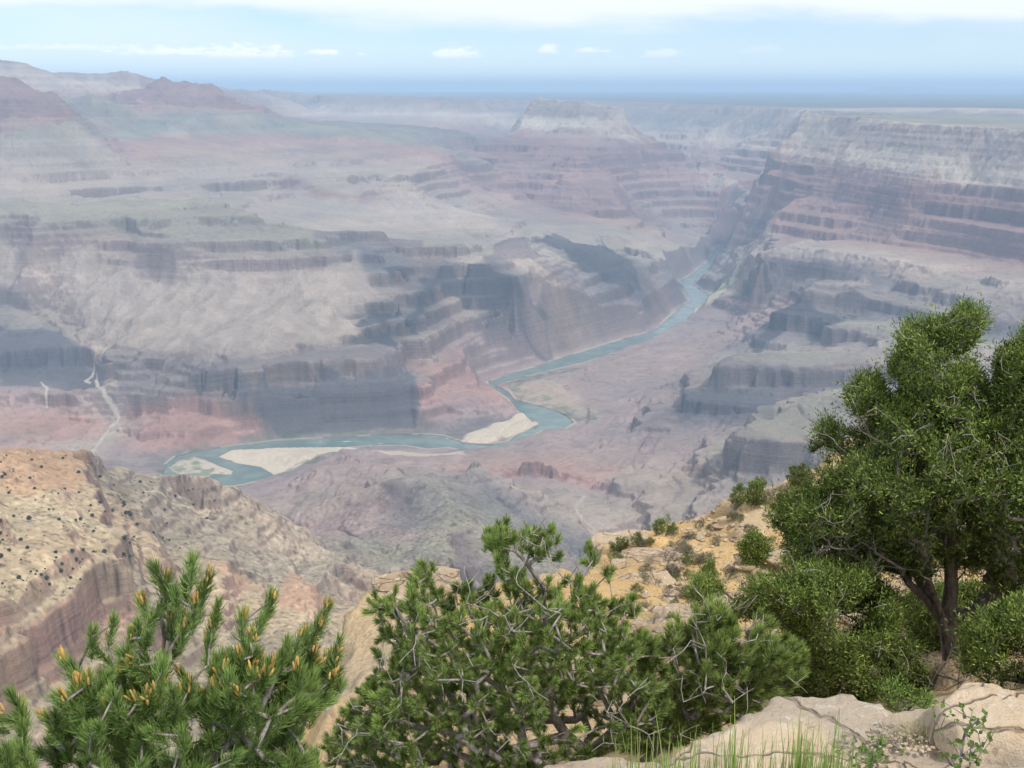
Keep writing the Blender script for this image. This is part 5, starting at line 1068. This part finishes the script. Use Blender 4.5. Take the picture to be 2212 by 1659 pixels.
# bushes on the orange slope
def bush(u0, v0, u1, v1, seed, label, kind='green', group=None, n=260, up=0, name=None):
    uc = (u0 + u1) / 2; x, y, z = ghit(uc, v1 - (v1 - v0) * .08); d = math.hypot(x, y) - .05; px = d / F_; W_ = (u1 - u0) / 2; H_ = v1 - v0
    poly = []
    rg = np.random.RandomState(seed)
    for k_ in range(18):
        an = math.pi * 2 * k_ / 18; rr_ = 1 + rg.uniform(-.42, .22)
        poly.append((uc + math.cos(an) * W_ * rr_, v0 + H_ * .52 - math.sin(an) * H_ * .5 * rr_))
    tg = fill(poly, n, d, W_ * px * .9, seed, max(W_, 12) * .7, -.35, W_ * .6)
    tr = [(None, [pt(uc, v1 + 3, d), pt(uc + 1, v1 - H_ * .15, d), pt(uc, v1 - H_ * .35, d)])]
    s_ = (W_ * px)
    if kind == 'green': lf = lambda t_, d_, r_: scale_tufts(t_, d_, r_, n=22, rad=s_ * .2, nl=s_ * .12, wd=s_ * .045)
    elif kind == 'bright': lf = lambda t_, d_, r_: scale_tufts(t_, d_, r_, n=22, rad=s_ * .2, nl=s_ * .12, wd=s_ * .045, col=(.10, .14, .04), tipc=(.22, .25, .08))
    elif kind == 'sage': lf = lambda t_, d_, r_: scale_tufts(t_, d_, r_, n=18, rad=s_ * .18, nl=s_ * .12, wd=s_ * .04, col=(.16, .16, .11), tipc=(.27, .27, .19))
    else: lf = lambda t_, d_, r_: scale_tufts(t_, d_, r_, n=8, rad=s_ * .14, nl=s_ * .12, wd=s_ * .022, col=(.17, .15, .12), tipc=(.24, .22, .17))
    return plant(name or {'green': 'juniper_bush', 'bright': 'green_bush', 'sage': 'sagebrush', 'twig': 'bare_shrub'}[kind], label, 'bush' if kind != 'sage' else 'sagebrush', tr, tg, seed, lf, M_bark, rt=s_ * .006, rp=.40, rmax=s_ * .06, group=group, part='leaves', seg=s_ * .3, sides=4, wpart='stems', upb=.4)
bush(1572, 1042, 1612, 1100, 201, 'left half of the pair of small junipers on the slope crest', n=240)
bush(1606, 1035, 1658, 1098, 202, 'rounder right half of the pair of small junipers on the slope crest', n=300)
bush(1701, 1004, 1758, 1052, 203, 'soft round bright bush on the crest beside the big juniper', 'bright', n=300)
bush(1405, 1122, 1440, 1158, 204, 'dark little juniper at the low left end of the crest', n=200)
bush(1432, 1108, 1448, 1140, 205, 'slim spire of juniper rising from the low end of the crest', n=110)
bush(1438, 1130, 1468, 1158, 206, 'dark round bush just right of the slim juniper spire', n=180)
bush(1586, 1150, 1671, 1222, 207, 'big rounded green bush standing alone on the open orange slope', n=420)
bush(1498, 1214, 1556, 1290, 208, 'green juniper bush low on the slope above the small pine', n=320)
bush(1316, 1160, 1362, 1198, 209, 'green-yellow bush at the cliff edge left of the grey shrubs', 'bright', n=200)
bush(1425, 1178, 1470, 1225, 210, 'grey-brown thorny shrub in the upper middle of the slope', 'twig', n=260)
bush(1462, 1170, 1496, 1215, 211, 'dusty grey shrub touching the thorny shrub on its right', 'twig', n=240)
bush(1430, 1215, 1478, 1252, 212, 'olive-grey shrub directly below the thorny shrub', 'sage', n=240)
bush(1395, 1222, 1425, 1262, 213, 'small grey shrub beside the long cream rock step', 'twig', n=180)
bush(1368, 1160, 1402, 1200, 214, 'sparse brown shrub behind the cream boulder', 'twig', n=160)
bush(1605, 1130, 1640, 1155, 215, 'pale sage tuft above the big rounded bush', 'sage', n=140)
bush(1568, 1105, 1600, 1122, 216, 'pale sage mound under the pair of small junipers', 'sage', n=120)
bush(1530, 1160, 1560, 1182, 217, 'grey-green tuft midway along the open slope', 'sage', n=110)
bush(1508, 1192, 1545, 1216, 218, 'low sage above the green juniper bush', 'sage', n=120)
bush(1478, 1148, 1510, 1166, 219, 'low sage strung along the crest right of the twiggy shrub', 'sage', n=100)
bush(1690, 1100, 1722, 1125, 220, 'little sage tuft against the left branches of the big juniper', 'sage', n=110)
bush(1560, 1225, 1590, 1250, 221, 'small tuft beside the foot of the green juniper bush', 'sage', n=100)
bush(1460, 1262, 1492, 1288, 222, 'faded tuft low on the slope beside the second rock step', 'sage', n=100)
bare('dead_shrub', 'leafless grey shrub standing on the crest right of the dark bushes', 'dead shrub', [(1466, 1145), (1470, 1115), (1500, 1108), (1520, 1125), (1512, 1148)], 22.6, 70, 85, M_dead, r=.006, base=(1492, 1160), rmax=.05)
bare('dead_shrub', 'thin dead stem on the skyline left of the dark little juniper', 'dead shrub', [(1384, 1160), (1386, 1132), (1396, 1130), (1402, 1160)], 22.2, 14, 86, M_bark, r=.008, base=(1393, 1185), rmax=.05)
bare('fallen_branches', 'dark fallen branches on the slope below the crest', 'dead wood', [(1520, 1150), (1545, 1128), (1590, 1140), (1570, 1160), (1530, 1172)], 20.5, 26, 87, M_jbark, r=.008, base=(1528, 1172), rmax=.05)

rg = np.random.RandomState(19); made = []
for k_ in range(95):
    u = rg.uniform(1330, 1940); lo_ = np.interp(u, [q[0] for q in sky_line[9:]], [q[1] for q in sky_line[9:]]); v = rg.uniform(lo_ + 16, lo_ + 190)
    x, y, z = ghit(u, v); r_ = math.hypot(x, y)
    if r_ < 8 or r_ > 27: continue
    kd = k_ % 3
    if len(made) < 3:
        o = bush(u - 12, v - 14, u + 12, v + 3, 500 + k_, 'x', ('sage', 'bright', 'twig')[kd], n=90); made.append(o); o.location = Vector(o.location); base_r = r_; o['br'] = r_
    else:
        src = made[kd]; o = src.copy(); S.collection.objects.link(o); o.location = (x, y, z)
        for ch in src.children:
            c_ = ch.copy(); S.collection.objects.link(c_); c_.parent = o
        f_ = rg.uniform(.7, 1.7) * r_ / src['br']; o.scale = (f_, f_, f_ * rg.uniform(.6, 1)); o.rotation_euler = (0, 0, rg.uniform(0, 6))
    o['label'] = ('low grey-green sage tuft scattered on the stony orange slope', 'low yellow-green tuft scattered on the stony orange slope', 'low thin brown shrub scattered on the stony orange slope')[kd]; o['group'] = 'low scrub on the orange slope'
for o in made: del o['br']
# grasses and leafy plants by the ledge
def blades(name, label, cat, n, base, L, wd, lean, seed, col, kind=None, tipc=None, spread=.1):
    rg = np.random.RandomState(seed); vs, fs, cs = [], [], []; o = 0; org = None
    for _ in range(n):
        bx, by, bz = base(rg); org = org or (bx, by, bz); l_ = rg.uniform(*L); az_ = rg.uniform(0, 6.28); ln = rg.uniform(0, lean); sd_ = np.array([math.cos(az_ + 1.4), math.sin(az_ + 1.4), 0]) * wd / 2
        p = np.array([bx, by, bz]); dr_ = np.array([math.cos(az_) * ln * .4, math.sin(az_) * ln * .4, 1.0]); t0 = rg.uniform(.7, 1.25); pts = []
        for k_ in range(5):
            f = k_ / 4; pts.append(p.copy()); dr_ = dr_ + np.array([math.cos(az_), math.sin(az_), 0]) * ln * .35; p = p + dr_ / np.linalg.norm(dr_) * l_ / 4
            w_ = 1 - .85 * f; vs += [pts[-1] - sd_ * w_, pts[-1] + sd_ * w_]; cc_ = (np.array(col) * (1 - f) + np.array(tipc or col) * f) * t0; cs += [cc_, cc_]
        for k_ in range(4): fs.append((o + 2 * k_, o + 2 * k_ + 1, o + 2 * k_ + 3, o + 2 * k_ + 2))
        o += 10
    ob = mesh_np(name, np.array(vs) - np.array(org), np.array(fs), M_grass, cols=np.array(cs)); ob.location = org
    return tag(ob, label, cat, kind=kind)
def gclumps(cl):
    def f(rg):
        u, v, d, w = cl[rg.randint(len(cl))]; x, y, z = at_d(u, v, d); return (x + rg.normal() * w, y + rg.normal() * w, z)
    return f
blades('tall_grass', 'tall bright green grass stems rising in front of the ledge', None, 620, gclumps([(1390, 1830, 1.75, .02), (1440, 1850, 1.7, .03), (1475, 1830, 1.72, .02), (1530, 1840, 1.7, .03), (1570, 1830, 1.7, .02), (1610, 1850, 1.7, .03), (1655, 1840, 1.75, .02), (1715, 1810, 1.75, .012), (1722, 1820, 1.7, .012), (1770, 1840, 1.72, .02), (1810, 1850, 1.7, .02), (1345, 1850, 1.8, .03)]),
       (.12, .25), .0046, .14, 91, (.13, .23, .035), 'stuff', (.28, .36, .09))
gx, gy, _ = at_z(1975, 1585, -1.97)
blades('grass_tuft', 'dry yellow-green grass tuft on the sandy shelf', 'grass tuft', 150, lambda rg: (gx + rg.normal() * .035, gy + rg.normal() * .03, -2.0), (.05, .10), .002, .9, 92, (.30, .30, .13), None, (.48, .44, .24))
gx2, gy2, _ = at_z(2150, 1550, -1.9)
blades('grass_tuft', 'small grey-green grass tuft below the pale block', 'grass tuft', 90, lambda rg: (gx2 + rg.normal() * .025, gy2 + rg.normal() * .02, -1.98), (.05, .09), .002, .8, 93, (.24, .27, .13), None, (.36, .38, .2))
def leafy(u, v, d, h, n, seed, label, w=.05):
    rg = np.random.RandomState(seed); org = np.array(at_d(u, v, d)); rt_ = root_empty('leafy_plant', org, label, 'plant')
    st = [(None, [org, org + [0, 0, h * .3]])]; tg = np.array([org + [rg.normal() * w * .5, rg.normal() * w * .5, h * rg.uniform(.2, 1)] for _ in range(n)])
    P_, par, tips, dirs = skeleton(st, tg, seed, .15, .03); Vv, Fq = wood(P_, par, tips, .0009, .4, .003, 4); mesh_np('stem', Vv - org, Fq, M_bark, rt_)
    vs, fs, cs = [], [], []; o = 0
    for p in P_[tips]:
        for _ in range(3):
            a_ = nrmz(rg.normal(size=(1, 3)) + [0, 0, .4])[0]; b_ = nrmz(np.cross(a_, rg.normal(size=3))[None])[0]; l_ = rg.uniform(.010, .018)
            vs += [p, p + a_ * l_ * .5 + b_ * l_ * .42, p + a_ * l_ * 1.1 + b_ * .001, p + a_ * l_ * .5 - b_ * l_ * .42]; fs.append((o, o + 1, o + 2, o + 3)); o += 4
            t0 = rg.uniform(.7, 1.3); cs += [np.array([.13, .21, .04]) * t0] * 4
    mesh_np('leaves', np.array(vs) - org, np.array(fs), M_grass, rt_, cols=np.array(cs)); return rt_
leafy(2072, 1672, 2.55, .17, 46, 301, 'leafy sapling with small rounded leaves in the bottom right corner', .07)
leafy(1880, 1668, 2.5, .06, 26, 302, 'low sprig of green leaves at the bottom edge, right of the tall grass', .06)
leafy(1893, 1625, 2.7, .05, 12, 303, 'tiny leafy sprig on the ledge behind the low sprig', .03)

# pinyons and junipers dotted over the near ridge across the side canyon
rg = np.random.RandomState(77); proto = None; SP = SUPT
zone = [(-40, 990), (110, 975), (250, 1010), (330, 1040), (430, 1050), (480, 1100), (420, 1200), (330, 1160), (300, 1200), (200, 1235), (170, 1270), (60, 1310), (-40, 1340)]
def small_tree():
    P3 = nrmz(rg.normal(size=(150, 3))) * rg.uniform(.5, 1, (150, 1)) * np.array([1.25, 1.25, 1.1]) + [0, 0, 1.2]
    return scale_tufts(P3, nrmz(P3 - [0, 0, 1]), rg, n=9, rad=.3, nl=.5, wd=.35, col=(.075, .09, .045), tipc=(.12, .135, .065))
for k_ in range(290):
    while True:
        u, v = rg.uniform(-40, 480), rg.uniform(970, 1340)
        if in_poly(u, v, zone) and float(fbm(np.array([u]), np.array([v * 1.6]), 70, 2, 5)[0]) > rg.uniform(-.5, .45): break
    x, y = hit(u, v); a = math.atan2(x, y); r = math.hypot(x, y)
    if r > 2500: continue
    z = float(bil(Z, np.array([np.interp(math.log(r), SG, np.arange(len(SG)))]), np.array([(a - A[0]) / (A[1] - A[0])]))[0])
    if proto is None:
        Vv, Fq, C_ = small_tree(); o = proto = mesh_np('ridge_juniper', Vv, Fq, M_scale, cols=C_, smooth_=False)
        tag(o, 'tiny dark bush dotted on the tan and orange near ridge at left', 'bush', 'bushes dotted over the near ridge')
    else: o = proto.copy(); S.collection.objects.link(o)
    s_ = .45 + 1.9 * rg.rand() ** 2.4; o.location = (x, y, z - .3); o.scale = (s_, s_, s_ * rg.uniform(.8, 1.1)); o.rotation_euler = (0, 0, rg.uniform(0, 6.28))
#@@HAZE
# ------------------------------------------------------------------ haze
bpy.ops.mesh.primitive_cube_add(size=1, location=(0, 33500, -400))
hzo = bpy.context.object; hzo.name = 'haze'; hzo.dimensions = (150000, 150000, 1870)
hzo.location = (0, 10000, -1482 + 1870 / 2)
mz = bpy.data.materials.new('haze_air'); mz.use_nodes = True; t = mz.node_tree; t.nodes.clear()
pv = N(t, 'ShaderNodeVolumePrincipled'); pv.inputs['Color'].default_value = (0.445, 0.635, 0.87, 1)
pv.inputs['Density'].default_value = 0.000050; pv.inputs['Anisotropy'].default_value = 0.0
oo = N(t, 'ShaderNodeOutputMaterial'); t.links.new(pv.outputs[0], oo.inputs['Volume'])
hzo.data.materials.append(mz); tag(hzo, 'pale blue haze filling the canyon', kind='stuff')
